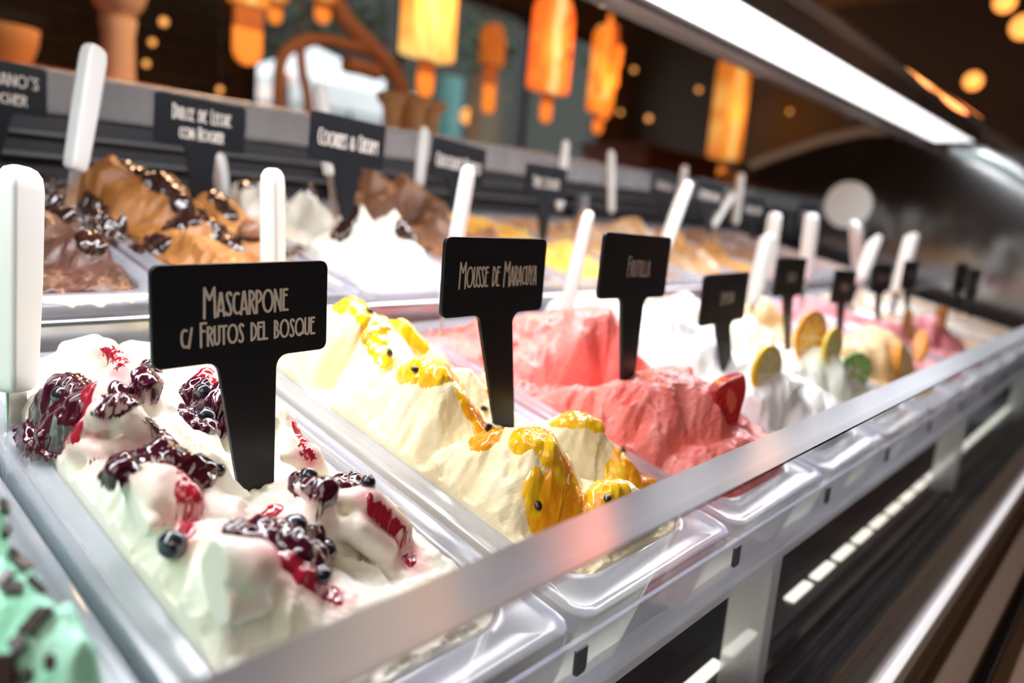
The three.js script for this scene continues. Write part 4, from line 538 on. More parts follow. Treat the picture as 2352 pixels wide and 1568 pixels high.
sign({ tl: [-150, 110], tr: [108, 160], foot: [-20, 360], label: 'black sign reading Lucciano´s Rocher, cut by the edge of the view', lines: [['Lucciano´s', 0.6, 0.46, 0.30, 0.66, 8], ['Rocher', 0.60, 0.84, 0.26, 0.44, 7.5]] });
sign({ tl: [358, 208], tr: [566, 248], foot: [462, 480], label: 'black sign reading Dulce de Leche con Rocher', lines: [['Dulce de Leche', 0.5, 0.46, 0.30, 0.66, 7], ['con Rocher', 0.5, 0.84, 0.27, 0.50, 7]] });
sign({ tl: [718, 252], tr: [887, 290], foot: [798, 480], label: 'black sign reading Cookies & Cream', lines: [['Cookies & Cream', 0.5, 0.66, 0.36, 0.82, 7]] });
sign({ tl: [998, 312], tr: [1118, 345], foot: [1060, 500], label: 'black sign in the milk chocolate gelato, behind a white spatula', lines: [['Chocolate Blanco', 0.5, 0.7, 0.36, 0.86, 7]] });
sign({ tl: [1212, 374], tr: [1303, 388], foot: [1250, 540], label: 'black sign with grey lower edge in the yellow mango gelato', lines: [['Tres Leches', 0.5, 0.66, 0.34, 0.68, 7]] });
sign({ tl: [1502, 388], tr: [1560, 402], foot: [1525, 500], label: 'black sign in the caramel cream gelato of the back row', lines: [['Vainilla', 0.5, 0.66, 0.34, 0.7, 7]] });
sign({ tl: [1605, 408], tr: [1664, 422], foot: [1632, 520], label: 'black sign in the golden caramel gelato of the back row', lines: [['Americana', 0.5, 0.66, 0.34, 0.8, 7]] });
sign({ tl: [1712, 448], tr: [1758, 456], foot: [1732, 540], label: 'black sign in the hazelnut gelato of the back row', lines: [['Avellana', 0.5, 0.66, 0.34, 0.8, 7]] });
sign({ tl: [1840, 462], tr: [1882, 470], foot: [1858, 545], label: 'black sign in the dusky brown gelato of the back row', lines: [['Moka', 0.5, 0.66, 0.34, 0.7, 7]] });
// ---------- spatulas ----------
function spatula(o) {                             // top and bottom of the handle as pixels, each at its own distance
  const A = atZ(...o.top, o.z), B = atZ(...o.bot, o.zb ?? o.z), d = A.clone().sub(B), L = d.length(), t = thing('spatula', o.label, 'spatula', o.group || 'white handled gelato spatulas', [B.x, B.y, B.z]);
  const w1 = o.w / 2, w0 = w1 * 0.84, th = 0.0062, rings = [], prof = [[-0.0, 0.72, 0.6], [0.003, 0.96, 0.92], [0.01, 1, 1], [L * 0.5, 1.04, 1.05], [L - 0.012, 1, 1], [L - 0.005, 0.92, 0.88], [L - 0.0015, 0.72, 0.6], [L, 0.4, 0.3]];
  for (const [y, a, b] of prof) { const w = lerp(w0, w1, clamp(y / L, 0, 1)) * a, h = th * b; rings.push(roundRectPts(-w, w, -h, h, Math.min(w, h) * 0.42, 4).map(([x, z]) => [x, y, z])); }
  part(t, 'handle', loft(rings.map((r) => r.slice().reverse()), true, true), M.handle, 'white plastic handle');
  const bl = rbox(-w0 * 0.72, w0 * 0.72, -(o.blade ?? 0.05), 0.004, -0.0009, 0.0009, 0.0006, 2); part(t, 'blade', bl, M.blade, 'steel blade');
  t.quaternion.setFromUnitVectors(up, d.normalize()); t.rotateY(o.yaw ?? 0.5); return t;
}
spatula({ top: [48, 381], bot: [38, 898], z: -0.455, zb: -0.445, w: 0.0235, yaw: 0.62, blade: 0.05, label: 'white handled spatula standing in the berry gelato' });
spatula({ top: [626, 386], bot: [628, 760], z: -0.49, w: 0.0225, yaw: 0.7, label: 'white handled spatula rising behind the nearest black sign' });
spatula({ top: [1078, 382], bot: [1022, 702], z: -0.50, w: 0.029, yaw: 0.7, blade: 0.06, label: 'white handled spatula in the coral gelato behind the Mousse sign' });
spatula({ top: [1352, 486], bot: [1296, 728], z: -0.46, w: 0.031, yaw: 0.7, label: 'white handled spatula leaning beside the Frutilla sign' });
spatula({ top: [1578, 422], bot: [1500, 640], z: -0.47, w: 0.036, yaw: 0.7, label: 'white handled spatula leaning behind the Frutilla sign' });
spatula({ top: [1781, 488], bot: [1760, 640], z: -0.48, w: 0.030, yaw: 0.8, label: 'upright white spatula behind a leaning one, in the lime flecked gelato' });
spatula({ top: [1765, 537], bot: [1728, 700], z: -0.42, w: 0.034, yaw: 0.7, label: 'leaning white spatula in front of an upright one, in the white gelato' });
spatula({ top: [1866, 490], bot: [1848, 640], z: -0.45, w: 0.032, yaw: 0.8, label: 'upright white spatula above the light pink gelato' });
spatula({ top: [1965, 510], bot: [1972, 650], z: -0.44, w: 0.031, yaw: 0.8, label: 'upright white spatula crossed by a pinkish one' });
spatula({ top: [2012, 545], bot: [1972, 650], z: -0.40, w: 0.034, yaw: 0.7, label: 'leaning pinkish spatula crossing an upright one' });
spatula({ top: [2096, 537], bot: [2060, 672], z: -0.39, w: 0.034, yaw: 0.8, label: 'leaning white spatula at the end of the front row' });
const BG = 'white handled spatulas in the back row';
spatula({ top: [219, 104], bot: [172, 392], z: -0.76, w: 0.024, yaw: 0.55, group: BG, label: 'white handled spatula in the dark chocolate gelato' });
spatula({ top: [500, 352], bot: [514, 455], z: -0.86, w: 0.016, yaw: 0.4, group: BG, label: 'thin white spatula behind the Dulce de Leche sign' });
spatula({ top: [733, 190], bot: [758, 402], z: -0.80, w: 0.018, yaw: 0.5, group: BG, label: 'white spatula behind the Cookies sign' });
spatula({ top: [976, 292], bot: [962, 428], z: -0.82, w: 0.023, yaw: 0.7, group: BG, label: 'white spatula in the milk chocolate gelato' });
spatula({ top: [1300, 322], bot: [1284, 482], z: -0.80, w: 0.027, yaw: 0.7, group: BG, label: 'white spatula behind the sign in the yellow mango gelato' });
spatula({ top: [1403, 345], bot: [1404, 486], z: -0.80, w: 0.028, yaw: 0.7, group: BG, label: 'white spatula in the beige vanilla gelato' });
spatula({ top: [1573, 380], bot: [1562, 470], z: -0.82, w: 0.022, yaw: 0.7, group: BG, label: 'white spatula behind the sign in the caramel cream gelato' });
spatula({ top: [1702, 398], bot: [1688, 515], z: -0.80, w: 0.030, yaw: 0.7, group: BG, label: 'upright white spatula in the golden caramel gelato' });
spatula({ top: [1682, 447], bot: [1635, 522], z: -0.76, w: 0.026, yaw: 0.7, group: BG, label: 'short leaning white spatula in the golden caramel gelato' });
// ---------- the shop around the case ----------
const RX0 = -2.4, RX1 = 6.4, RZ0 = -4.2, RZ1 = 2.6, RH = 3.0;
const dark = std({ color: lin(0.045, 0.038, 0.036), roughness: 0.8 });
struct('floor', box(RX0 - 0.1, RX1 + 0.1, -0.1, 0, RZ0 - 0.1, RZ1 + 0.1), std({ color: lin(0.12, 0.08, 0.05), roughness: 0.5, map: woodTex }), 'brown wooden floor');
struct('ceiling', box(RX0 - 0.1, RX1 + 0.1, RH, RH + 0.1, RZ0 - 0.1, RZ1 + 0.1), std({ color: lin(0.2, 0.2, 0.205), roughness: 0.8 }), 'dark grey ceiling');
struct('wall_left', box(RX0 - 0.1, RX0, 0, RH, RZ0, RZ1), dark); struct('wall_right', box(RX1, RX1 + 0.1, 0, RH, RZ0, RZ1), std({ color: lin(0.06, 0.052, 0.05), roughness: 0.7 }), 'dark brown far wall'); struct('wall_front', box(RX0, RX1, 0, RH, RZ1, RZ1 + 0.1), dark);
// back wall: brick pier on the left, then a black framed window
const WX0 = 2.42, WX1 = 5.95, WY0 = Y(-0.15), WY1 = 2.75;
const bw = struct('wall_back', merged([box(RX0, WX0, 0, RH, RZ0 - 0.12, RZ0), box(WX1, RX1, 0, RH, RZ0 - 0.12, RZ0), box(WX0, WX1, 0, WY0, RZ0 - 0.12, RZ0), box(WX0, WX1, WY1, RH, RZ0 - 0.12, RZ0)]), std({ color: lin(0.13, 0.06, 0.025), roughness: 0.9 }), 'dark brick wall with brown mortar');
{
  const bg = rbox(-0.098, 0.098, -0.029, 0.029, -0.02, 0.016, 0.004, 2), tones = [[0.016, 0.015, 0.017], [0.022, 0.019, 0.019], [0.03, 0.024, 0.022], [0.05, 0.06, 0.075]].map((c) => std({ color: lin(...c), roughness: 0.3 }));  // the bluish tone stands for reflections on some bricks
  let row = 0; for (let y = Y(0.30); y < Y(1.32); y += 0.074, row++) for (let x = 0.95 + (row % 2) * 0.108; x < WX0 - 0.1; x += 0.216) { const b = part(bw, 'brick', bg, tones[Math.floor(rnd() * 3.25)]); b.position.set(x, y, RZ0 + 0.004); }
}
const win = struct('window_1', merged([box(WX0, WX1, WY0, WY0 + 0.06, RZ0 - 0.1, RZ0 + 0.02), box(WX0, WX1, WY1 - 0.06, WY1, RZ0 - 0.1, RZ0 + 0.02)]), M.blackPlastic, 'black framed shop window');
{ const bars = [WX0 + 0.02, atZ(915, 120, RZ0).x, atZ(1212, 120, RZ0).x, WX1 - 0.02]; for (const x of bars) part(win, 'mullion', box(x - 0.03, x + 0.03, WY0, WY1, RZ0 - 0.09, RZ0 + 0.02), M.blackPlastic); for (let k = 0; k + 1 < bars.length; k++) part(win, 'pane', box(bars[k] + 0.03, bars[k + 1] - 0.03, WY0 + 0.06, WY1 - 0.06, RZ0 - 0.05, RZ0 - 0.045), M.glass); }
// outdoors
struct('ground', box(-3, 16, -0.12, -0.02, -16, RZ0 - 0.12), std({ color: lin(0.16, 0.12, 0.09), roughness: 0.9 }), 'brown paving outside the window');
struct('facade', box(-6, 24, 0, 9, -16.4, -16), std({ color: lin(0.02, 0.025, 0.02), roughness: 0.9 }), 'dark building facade behind the trees outside');
{ // white canopy tent
  const Z = -9, ap = atZ(725, 108, Z), l = atZ(560, 190, Z), r = atZ(895, 232, Z), ey = (l.y + r.y) / 2, t = thing('canopy_tent', 'white pitched canopy tent outside the shop window', 'tent', null, [(l.x + r.x) / 2, 0, Z]); const hw = (r.x - l.x) / 2, pos = [], c = [[-hw, ey, hw * 0.8], [hw, ey, hw * 0.8], [hw, ey, -hw * 0.8], [-hw, ey, -hw * 0.8]], apx = [ap.x - (l.x + r.x) / 2, ap.y, 0];
  for (let k = 0; k < 4; k++) pos.push(...c[k], ...c[(k + 1) % 4], ...apx); const g = new THREE.BufferGeometry(); g.setAttribute('position', new THREE.Float32BufferAttribute(pos, 3)); g.computeVertexNormals(); addUV(g); const cm = phy({ color: lin(0.86, 0.90, 0.92), roughness: 0.8, transmission: 0.35, thickness: 0 });
  part(t, 'canopy', g, cm); for (let k = 0; k < 4; k++) { const a = c[k], b = c[(k + 1) % 4]; const v = new THREE.BufferGeometry(); v.setAttribute('position', new THREE.Float32BufferAttribute([...a, ...b, b[0], b[1] - 0.28, b[2], ...a, b[0], b[1] - 0.28, b[2], a[0], a[1] - 0.28, a[2]], 3)); v.computeVertexNormals(); addUV(v); part(t, 'valance', v, cm); part(t, 'pole', box(a[0] - 0.03, a[0] + 0.03, 0, a[1], a[2] - 0.03, a[2] + 0.03), M.blackPlastic); }
}
function tree(label, px, py, Z, R, n, col) {
  const p = atZ(px, py, Z), t = thing('tree', label, 'tree', 'trees outside the window', [p.x, 0, Z]); const tr = new THREE.CylinderGeometry(0.08, 0.13, p.y, 9); tr.translate(0, p.y / 2, 0); part(t, 'trunk', tr, std({ color: lin(0.06, 0.035, 0.02), roughness: 0.9 }));
  const list = []; for (let k = 0; k < n; k++) { const g = new THREE.PlaneGeometry(0.20, 0.11, 1, 1); g.rotateX(rnd() * 6); g.rotateY(rnd() * 6); const u = V(rnd() * 2 - 1, rnd() * 2 - 1, rnd() * 2 - 1).normalize().multiplyScalar(R * Math.cbrt(0.25 + 0.75 * rnd())); g.translate(u.x, p.y + u.y * 0.8, u.z); list.push(g); }
  const m = part(t, 'crown', merged(list), phy({ color: col, roughness: 0.6, transmission: 0.25, thickness: 0, side: THREE.DoubleSide })); m.userData.kind = 'stuff';
}
tree('dark green tree outside, behind the white tent', 690, 0, -13, 1.4, 700, lin(0.022, 0.038, 0.02)); tree('green tree outside between the yellow and red popsicle lamps', 1110, 20, -11, 1.5, 700, lin(0.045, 0.075, 0.04)); tree('grey green tree outside near the light tube', 1480, 110, -9, 1.4, 600, lin(0.045, 0.075, 0.052)); tree('olive green tree outside beside the window bar', 890, 40, -14, 1.2, 600, lin(0.05, 0.065, 0.03));
{ const p = atZ(960, 238, -7), q = atZ(1040, 215, -7.5); single('bin', rbox(p.x - 0.22, p.x + 0.22, 0, p.y + 0.06, -7.2, -6.9, 0.02), std({ color: lin(0.02, 0.14, 0.12), roughness: 0.5 }), 'low teal bin outside under the yellow popsicle lamp', 'bin'); single('bin', rbox(q.x - 0.14, q.x + 0.1, 0, q.y + 0.2, -7.6, -7.4, 0.03), std({ color: lin(0.04, 0.15, 0.14), roughness: 0.5 }), 'tall teal bin outside beside the low one', 'bin'); }
// ---------- popsicle lamps ----------
const amberTex = (a, b, c, s, core = 0) => noiseTex(128, (u, v) => { const n = clamp(0.5 - core * 0.45 + core * 1.1 * Math.exp(-Math.pow((u - 0.46) / 0.2, 2)) + (0.55 - core * 0.25) * n2(u * 3 + s, v * 1.6) + 0.25 * n2(u * 9, v * 5 + s), 0, 1), k = n < 0.5 ? n * 2 : (n - 0.5) * 2, p = n < 0.5 ? a : b, q = n < 0.5 ? b : c; return [0, 1, 2].map((i) => lerp(p[i], q[i], k)); }, true);
const stickGlow = std({ color: lin(0.55, 0.2, 0.05), emissive: lin(1, 0.26, 0.03), emissiveIntensity: 0.95, roughness: 0.5 }), stickDull = std({ color: lin(0.45, 0.14, 0.04), emissive: lin(1, 0.24, 0.04), emissiveIntensity: 0.16, roughness: 0.6 });
function popsicle(o) {                            // body from top to bottom pixel at its distance; stick below it
  const Z = o.z, b = atZ(...o.base, Z), t0 = atZ(...o.top, Z), st = atZ(...o.stick, Z), e = atZ(o.base[0] + o.w / 2, o.base[1], Z), w = Math.abs(e.x - b.x) * 0.70, H = t0.y - b.y, t = thing('popsicle_lamp', o.label, 'lamp', 'glowing popsicle lamps', [b.x, b.y, Z]);
  if (o.body !== false) {
    const s = new THREE.Shape(), r = Math.min(w * 0.95, H / 2), br = w * 0.14; s.moveTo(-w + br, 0); s.lineTo(w - br, 0); s.quadraticCurveTo(w, 0, w, br); s.lineTo(w, H - r); s.absarc(0, H - r, r, 0, Math.PI, false); s.lineTo(-w, br); s.quadraticCurveTo(-w, 0, -w + br, 0);
    for (const [hx, hy, hr] of o.holes || []) { const h = new THREE.Path(); h.absellipse(hx * w, hy * H, hr * w, hr * w * 1.5, 0, Math.PI * 2, true); s.holes.push(h); }
    const g = new THREE.ExtrudeGeometry(s, { depth: w * 0.5, bevelEnabled: true, bevelSize: w * 0.06, bevelThickness: w * 0.12, bevelSegments: 3, curveSegments: 16 }); g.translate(0, 0, -w * 0.25); const p = g.attributes.position, uv = new Float32Array(p.count * 2); for (let k = 0; k < p.count; k++) { uv[2 * k] = p.getX(k) / (2 * w) + 0.5; uv[2 * k + 1] = p.getY(k) / H; } g.setAttribute('uv', new THREE.BufferAttribute(uv, 2));
    part(t, 'body', g, std({ color: lin(0.5, 0.25, 0.08), emissive: 0xffffff, emissiveMap: o.tex, emissiveIntensity: o.glow ?? 1, roughness: 0.4 }), o.bodyLabel); (o.extra || []).forEach((f) => f(t, w, H));
    part(t, 'cord', new THREE.CylinderGeometry(0.004, 0.004, RH - t0.y, 6).translate(0, (RH + t0.y) / 2 - b.y, 0), M.blackPlastic);
    if (o.light) { const l = new THREE.PointLight(o.light, o.li ?? 0.5, 0, 2); l.position.set(b.x, b.y + H * 0.45, Z + w + 0.06); l.shadow.radius = 4; scene.add(l); }
  } else part(t, 'cord', new THREE.CylinderGeometry(0.004, 0.004, RH - b.y, 6).translate(0, (RH - b.y) / 2, 0), M.blackPlastic);
  const sw = o.sw ?? w * 0.38, sl = b.y - st.y, pill = (y0, y1, rt, rb) => { const q = new THREE.Shape(); q.moveTo(-sw, y1); q.lineTo(sw, y1); if (rb) { q.lineTo(sw, y0 + sw); q.absarc(0, y0 + sw, sw, 0, -Math.PI, true); } else { q.lineTo(sw, y0); q.lineTo(-sw, y0); } q.closePath(); return new THREE.ExtrudeGeometry(q, { depth: 0.014, bevelEnabled: true, bevelSize: 0.003, bevelThickness: 0.003, bevelSegments: 2 }).translate(0, 0, -0.007); };
  const stick = part(t, 'stick', pill(-sl, -sl * 0.42, false, true), stickGlow, 'glowing orange stick end'); part(t, 'stick', pill(-sl * 0.42, 0.01, false, false), stickDull); return t;
}
const yl = amberTex([1, 0.62, 0.26], [1, 0.80, 0.42], [1, 0.90, 0.62], 3, 0.35), rd = amberTex([1, 0.36, 0.12], [1, 0.54, 0.22], [1, 0.90, 0.62], 11, 0.9), gd = amberTex([0.9, 0.46, 0.10], [1, 0.68, 0.28], [1, 0.86, 0.52], 23, 0.7);
popsicle({ label: 'yellow glowing popsicle lamp with a bite hole', base: [980, 132], top: [1000, -190], stick: [968, 220], w: 132, z: -2.1, tex: yl, glow: 1.15, sw: 0.030, holes: [[-0.45, 0.42, 0.16]], light: 0xffb050, li: 0.5 });
popsicle({ label: 'orange red glowing popsicle lamp with dark spots', base: [1258, 208], top: [1290, -8], stick: [1251, 280], w: 92, z: -2.1, tex: rd, glow: 1.15, sw: 0.026, light: 0xff7030, li: 0.4, extra: [(t, w, H) => { for (const [x, y, r] of [[0.15, 0.3, 0.11], [0.75, 0.40, 0.16], [-0.6, 0.2, 0.08], [0.5, 0.75, 0.1]]) { const g = new THREE.SphereGeometry(r * w, 12, 8); g.scale(1, 1.3, 0.4); g.translate(x * w, y * H, w * 0.36); part(t, 'dark_spot', g, std({ color: lin(0.06, 0.015, 0.01), roughness: 0.5 })); } }] });
popsicle({ label: 'golden popsicle lamp coated in glowing flakes', base: [1376, 258], top: [1398, 60], stick: [1361, 304], w: 56, z: -2.1, tex: gd, glow: 0.9, sw: 0.026, light: 0xffa040, li: 0.3, extra: [(t, w, H) => { for (let k = 0; k < 26; k++) { const g = rbox(-0.014, 0.014, -0.045, 0.045, -0.006, 0.006, 0.005, 2); g.rotateZ((rnd() - 0.5) * 0.5); g.translate((rnd() * 2 - 1) * w * 1.1, rnd() * H, w * (0.3 + 0.25 * rnd())); part(t, 'flake', g, k % 3 ? stickGlow : stickDull); } }] });
popsicle({ label: 'orange stick of a popsicle lamp in front of the brick wall', base: [570, 10], top: [575, -200], stick: [563, 146], w: 110, z: -2.0, tex: gd, glow: 0.7, sw: 0.038 });
popsicle({ label: 'narrow stick of a popsicle lamp between the yellow and red ones', base: [1128, 150], top: [1150, 60], stick: [1116, 258], w: 60, z: -2.3, tex: amberTex([0.25, 0.1, 0.02], [0.45, 0.2, 0.04], [0.6, 0.3, 0.05], 31), glow: 0.7, sw: 0.026 });
popsicle({ label: 'dim popsicle lamp stick above the white tent', base: [632, 0], top: [640, -180], stick: [626, 52], w: 70, z: -2.6, tex: gd, glow: 0.6, sw: 0.022 });
popsicle({ label: 'dim popsicle lamp stick beside the window bar', base: [742, 0], top: [750, -180], stick: [740, 52], w: 70, z: -2.6, tex: gd, glow: 0.5, sw: 0.028 });
popsicle({ label: 'tall amber glowing popsicle lamp under the light tube', base: [1662, 362], top: [1690, 120], stick: [1655, 420], w: 62, z: -2.9, tex: gd, glow: 0.95, sw: 0.05, light: 0xffa040, li: 0.5 });
// glowing balls on thin cords, added for lamp glints and warm spots
const glowMat = std({ color: lin(0.8, 0.4, 0.15), emissive: lin(1, 0.42, 0.10), emissiveIntensity: 1.6, roughness: 0.4 });
for (const [px, py, Z, r, where] of [[376, 50, -3.6, .018, 'for a lamp glint on the bricks, highest of three beside the planter'], [350, 97, -3.5, .014, 'for a lamp glint on the bricks, middle of three beside the planter'], [336, 146, -3.4, .013, 'for a lamp glint on the bricks, lowest of three beside the planter'], [505, 206, -3.0, .012, 'for a lamp glint low on the bricks near the tent'], [1456, 160, -3.4, .018, 'against the green tree near the light tube'], [1605, 206, -3.2, .02, 'beside the tall amber lamp'], [1490, 272, -3.2, .022, 'below the golden flaked lamp'], [1814, 256, -2.2, .014, 'above the end glass of the case'], [1280, 28, -3.6, .016, 'behind the top of the red popsicle lamp'], [1425, 258, -3.4, .016, 'beside the golden flaked lamp stick']]) {
  const p = atZ(px, py, Z), t = thing('glow_ball', 'small warm glowing ball on a cord ' + where, 'glow_ball', 'small warm glowing balls', [p.x, p.y, p.z]); part(t, 'globe', new THREE.SphereGeometry(r, 12, 10), glowMat); part(t, 'cord', new THREE.CylinderGeometry(0.002, 0.002, RH - p.y - r, 5).translate(0, (RH - p.y - r) / 2 + r, 0), M.blackPlastic); }
for (const [px, py, X, r, where] of [[2235, 186, 5.2, .05, 'hanging nearest the case'], [2308, 4, 5.0, .055, 'hanging highest'], [2350, 62, 4.8, .06, 'hanging beside the highest one']]) {  // globes added in place of lamps reflected in the glass
  const p = atX(px, py, X), t = thing('added_lamp', 'reflected lamp as a round orange globe ' + where, 'lamp', 'reflected lamps as round orange globes', [p.x, p.y, p.z]); part(t, 'globe', new THREE.SphereGeometry(r, 18, 14), std({ color: lin(0.9, 0.5, 0.2), emissive: lin(1, 0.38, 0.08), emissiveIntensity: 1.8, roughness: 0.4 })); const c = Math.max(0.02, RH - p.y - r); part(t, 'cord', new THREE.CylinderGeometry(0.003, 0.003, c, 5).translate(0, c / 2 + r, 0), M.blackPlastic); const l = new THREE.PointLight(0xff9050, 0.12, 0, 2); l.position.copy(p).add(V(-0.1, -r - 0.05, 0.1)); l.shadow.radius = 4; scene.add(l); }
// ---------- things behind the case ----------
{ // wooden service counter
  const Z = -1.75, a = atZ(-60, 128, Z), b = atZ(415, 205, Z), y = atZ(250, 176, Z).y, t = thing('service_counter', 'brown wooden counter behind the case', 'counter', null, [0, 0, 0]);
  part(t, 'worktop', rbox(-1.6, b.x, y - 0.05, y, Z - 0.35, Z, 0.02, 3), std({ color: lin(0.9, 0.6, 0.4), map: woodTex, roughness: 0.45 })); part(t, 'base', box(-1.5, b.x - 0.08, 0, y - 0.05, Z - 0.32, Z - 0.04), std({ color: lin(0.10, 0.05, 0.03), roughness: 0.7 }));
  const p = atZ(10, 140, Z - 0.1), g = new THREE.LatheGeometry([[0, 0], [0.045, 0], [0.052, 0.004], [0.066, 0.045], [0.07, 0.075], [0.066, 0.075], [0.05, 0.01], [0, 0.008]].map(([q, w]) => new THREE.Vector2(q, w)), 28); const c = single('bowl', g, std({ color: lin(0.90, 0.46, 0.18), roughness: 0.5 }), 'orange bowl on the wooden counter', 'bowl'); c.position.set(p.x, y, Z - 0.12);
  // pedestal planter standing on the counter
  const q = atZ(272, 172, Z - 0.15), e = atZ(308, 172, Z - 0.15), w = e.x - q.x, hh = atZ(275, 45, Z - 0.15).y - y, pl = thing('pedestal_planter', 'terracotta pedestal planter with a green plant, on the wooden counter', 'planter', null, [q.x, y, Z - 0.15]); const tc = std({ color: lin(0.80, 0.56, 0.40), roughness: 0.6 });
  part(pl, 'pedestal', new THREE.LatheGeometry([[0, 0], [w * 1.1, 0], [w * 1.05, 0.012], [w, 0.02], [w * 0.97, hh * 0.75], [w * 1.15, hh], [w * 1.0, hh], [0, hh]].map(([a1, b1]) => new THREE.Vector2(a1, b1)), 32), tc);
  part(pl, 'bowl', new THREE.LatheGeometry([[w * 0.9, hh], [w * 1.5, hh + 0.03], [w * 2.0, hh + 0.085], [w * 2.05, hh + 0.13], [w * 1.9, hh + 0.13], [w * 1.85, hh + 0.085], [w * 1.3, hh + 0.045], [0, hh + 0.04]].map(([a1, b1]) => new THREE.Vector2(a1, b1)), 32), tc);
  const list = []; for (let k = 0; k < 60; k++) { const lf = new THREE.PlaneGeometry(0.03, 0.07, 1, 2); lf.translate(0, 0.04, 0); lf.rotateX((rnd() - 0.5) * 1.8); lf.rotateY(rnd() * 6); lf.translate((rnd() - 0.5) * w * 2.4, hh + 0.07, (rnd() - 0.5) * w * 2.4); list.push(lf); } part(pl, 'leaves', merged(list), phy({ color: lin(0.22, 0.34, 0.04), roughness: 0.5, transmission: 0.3, thickness: 0, side: THREE.DoubleSide })).userData.kind = 'stuff';
  const pw = new THREE.PointLight(0xffcfa0, 2.8, 0, 2); pw.position.set(q.x + 0.25, y + 0.75, Z + 0.35); pw.shadow.radius = 6; scene.add(pw);  // added lamp out of view, warms the planter and bricks
  const pt = thing('added_lamp', 'small unseen brass lamp added over the wooden counter', 'lamp', null, [q.x + 0.25, y + 0.8, Z + 0.35]); part(pt, 'shade', new THREE.LatheGeometry([[0.012, 0.09], [0.02, 0.085], [0.07, 0], [0.066, 0], [0.018, 0.08]].map(([a1, b1]) => new THREE.Vector2(a1, b1)), 24), std({ color: lin(0.5, 0.32, 0.1), metalness: 1, roughness: 0.35 })); part(pt, 'globe', new THREE.SphereGeometry(0.022, 12, 10).translate(0, 0.02, 0), glowMat); const ch = RH - (y + 0.8) - 0.09; part(pt, 'cord', new THREE.CylinderGeometry(0.002, 0.002, ch, 5).translate(0, 0.09 + ch / 2, 0), M.blackPlastic);
}
{ // bentwood chair seen over the ledge
  const Z = -2.7, path = (a) => new THREE.CatmullRomCurve3(a.map(([x, y, z]) => atZ(x, y, z ?? Z))), wood = std({ color: lin(0.50, 0.25, 0.15), roughness: 0.45 }), p0 = atZ(800, 150, Z), t = thing('bentwood_chair', 'brown bentwood armchair behind the back ledge', 'chair', null, [0, 0, 0]);
  const tube = (n, a, r) => part(t, n, new THREE.TubeGeometry(path(a), 40, r, 8), wood);
  tube('backrest', [[648, 330], [640, 200], [650, 130], [690, 97], [752, 92], [800, 104], [846, 112]], 0.024); tube('backrest_bar', [[690, 110], [694, 160], [706, 220], [712, 330]], 0.02); tube('armrest', [[752, -30], [790, 40], [850, 105], [900, 160], [926, 225], [932, 330]], 0.038); tube('armrest', [[792, 148], [830, 156], [868, 168]], 0.034);
  const s0 = atZ(650, 330, Z), s1 = atZ(932, 330, Z); part(t, 'seat', rbox(s0.x, s1.x, s0.y - 0.06, s0.y - 0.02, Z - 0.4, Z + 0.06, 0.015), wood); for (const x of [s0.x + 0.03, s1.x - 0.03]) for (const z of [Z, Z - 0.36]) part(t, 'leg', new THREE.CylinderGeometry(0.02, 0.016, s0.y - 0.05, 10).translate(x, (s0.y - 0.05) / 2, z), wood);
}
{ const b = atZ(948, 306, -1.04), y = Y(0.1095); for (let k = 0; k < 3; k++) { const g = new THREE.LatheGeometry([[0.0, 0.002], [0.012, 0], [0.016, 0.04], [0.026, 0.05], [0.027, 0.062], [0.024, 0.062], [0.014, 0.044], [0, 0.01]].map(([q, w]) => new THREE.Vector2(q, w)), 24); const m = single('wafer_cup', g, std({ color: lin(0.78, 0.40, 0.16), roughness: 0.6, bumpMap: creamBump, bumpScale: 0.001 }), ['orange brown wafer cup on the back ledge', 'orange brown wafer cup on the back ledge, between two others', 'orange brown wafer cup on the back ledge, beside the milk chocolate spatula'][k], 'wafer cup', 'wafer cups on the back ledge'); m.position.set(b.x - 0.045 + k * 0.045, y, -1.045 + (k % 2) * 0.012); } }
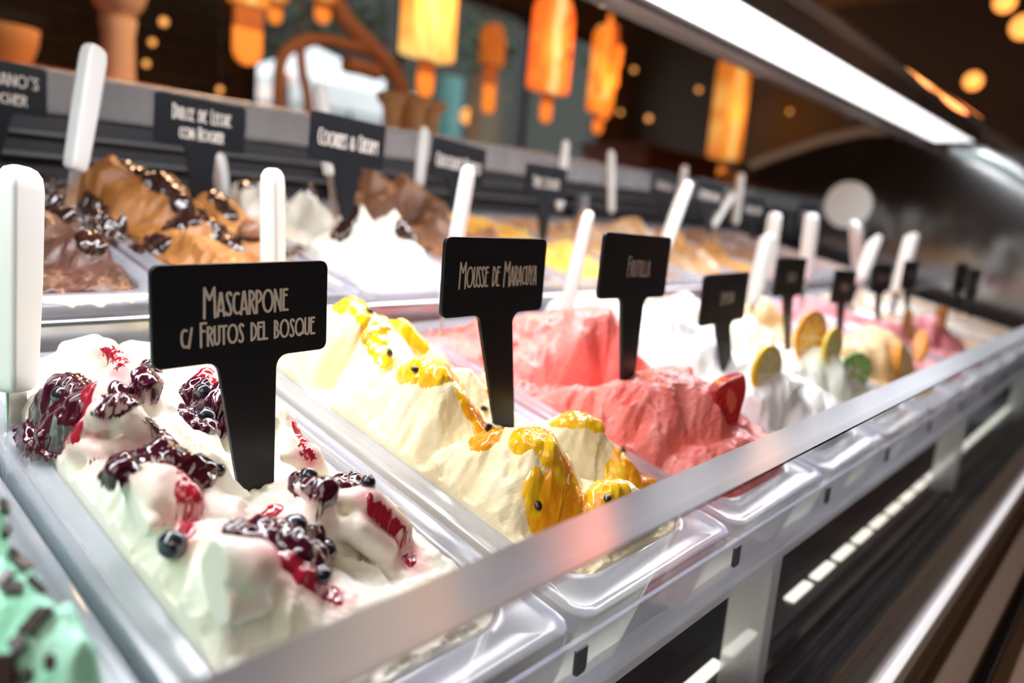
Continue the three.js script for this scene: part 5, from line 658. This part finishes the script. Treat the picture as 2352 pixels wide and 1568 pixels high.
{ // cabinet, end disc, framed blue panel in place of a bluish patch
  const a = atZ(1488, 330, -2.6), b = atZ(1640, 420, -2.6), t = thing('cabinet', 'low brown wooden cabinet behind the back row', 'cabinet', null, [a.x, 0, -2.6]); const wm = std({ color: lin(0.34, 0.16, 0.09), roughness: 0.5, map: woodTex }); part(t, 'body', box(0, b.x - a.x, 0, a.y - 0.03, -0.5, 0), wm); part(t, 'top', rbox(-0.03, b.x - a.x + 0.03, a.y - 0.03, a.y, -0.52, 0.02, 0.006), wm); for (let k = 0; k < 2; k++) { const d = part(t, 'door', rbox(k * (b.x - a.x) / 2 + 0.01, (k + 1) * (b.x - a.x) / 2 - 0.01, 0.1, a.y - 0.05, 0, 0.02, 0.004), wm); part(d, 'handle', box((b.x - a.x) / 2 + (k ? 0.04 : -0.05), (b.x - a.x) / 2 + (k ? 0.05 : -0.04), a.y * 0.6, a.y * 0.6 + 0.12, 0.02, 0.035), M.blackPlastic); }
  const c = atX(1945, 470, X1 - 0.012), g = new THREE.CylinderGeometry(0.063, 0.063, 0.004, 48); g.rotateZ(Math.PI / 2); const d = single('round_sticker', g, std({ color: lin(0.62, 0.63, 0.62), roughness: 0.6 }), 'round plain white disc on the dark end glass', 'sticker'); d.position.set(X1 - 0.0025, c.y, c.z);
  const q0 = atX(2120, 360, RX1 - 0.03), q1 = atX(2180, 560, RX1 - 0.03), po = thing('blue_panel', 'framed dark blue panel with a pale top on the far wall', 'blue_panel', null, [RX1 - 0.02, (q0.y + q1.y) / 2, (q0.z + q1.z) / 2]); const hw = Math.abs(q1.z - q0.z) / 2, hh = Math.abs(q0.y - q1.y) / 2; part(po, 'sheet', box(-0.004, 0.004, -hh, hh, -hw, hw), std({ color: lin(0.035, 0.05, 0.09), roughness: 0.5 })); part(po, 'header', box(-0.008, -0.004, hh * 0.6, hh, -hw, hw), std({ color: lin(0.55, 0.57, 0.62), roughness: 0.5 }), 'pale header strip'); part(po, 'frame', merged([box(-0.012, 0.006, hh, hh + 0.03, -hw - 0.03, hw + 0.03), box(-0.012, 0.006, -hh - 0.03, -hh, -hw - 0.03, hw + 0.03), box(-0.012, 0.006, -hh, hh, -hw - 0.03, -hw), box(-0.012, 0.006, -hh, hh, hw, hw + 0.03)]), M.blackPlastic);
}
// large unseen ceiling panels, added as soft fill light
for (const [x, z, w, sx, sz, I] of [[-1.3, 1.3, 'over the customer side', 1.8, 2.2, 2.6], [3.4, -2.2, 'over the back aisle', 1.0, 0.8, 1.0]]) { const t = thing('fill_panel', 'unseen flat fill light added ' + w, 'lamp', 'added fill lights', [x, RH, z]); part(t, 'frame', box(-sx / 2 - 0.03, sx / 2 + 0.03, -0.03, 0, -sz / 2 - 0.03, sz / 2 + 0.03), M.greyPaint); part(t, 'diffuser', box(-sx / 2, sx / 2, -0.034, -0.03, -sz / 2, sz / 2), std({ color: 0xffffff, emissive: lin(1, 0.9, 0.8), emissiveIntensity: 0.5 })); const l = new THREE.RectAreaLight(0xffe8d0, I, sx, sz); l.position.set(x, RH - 0.04, z); l.lookAt(x, 0, z); scene.add(l); }
scene.traverse((o) => { if (o.isMesh) { o.castShadow = true; o.receiveShadow = true; } });
renderer.render(scene, camera);
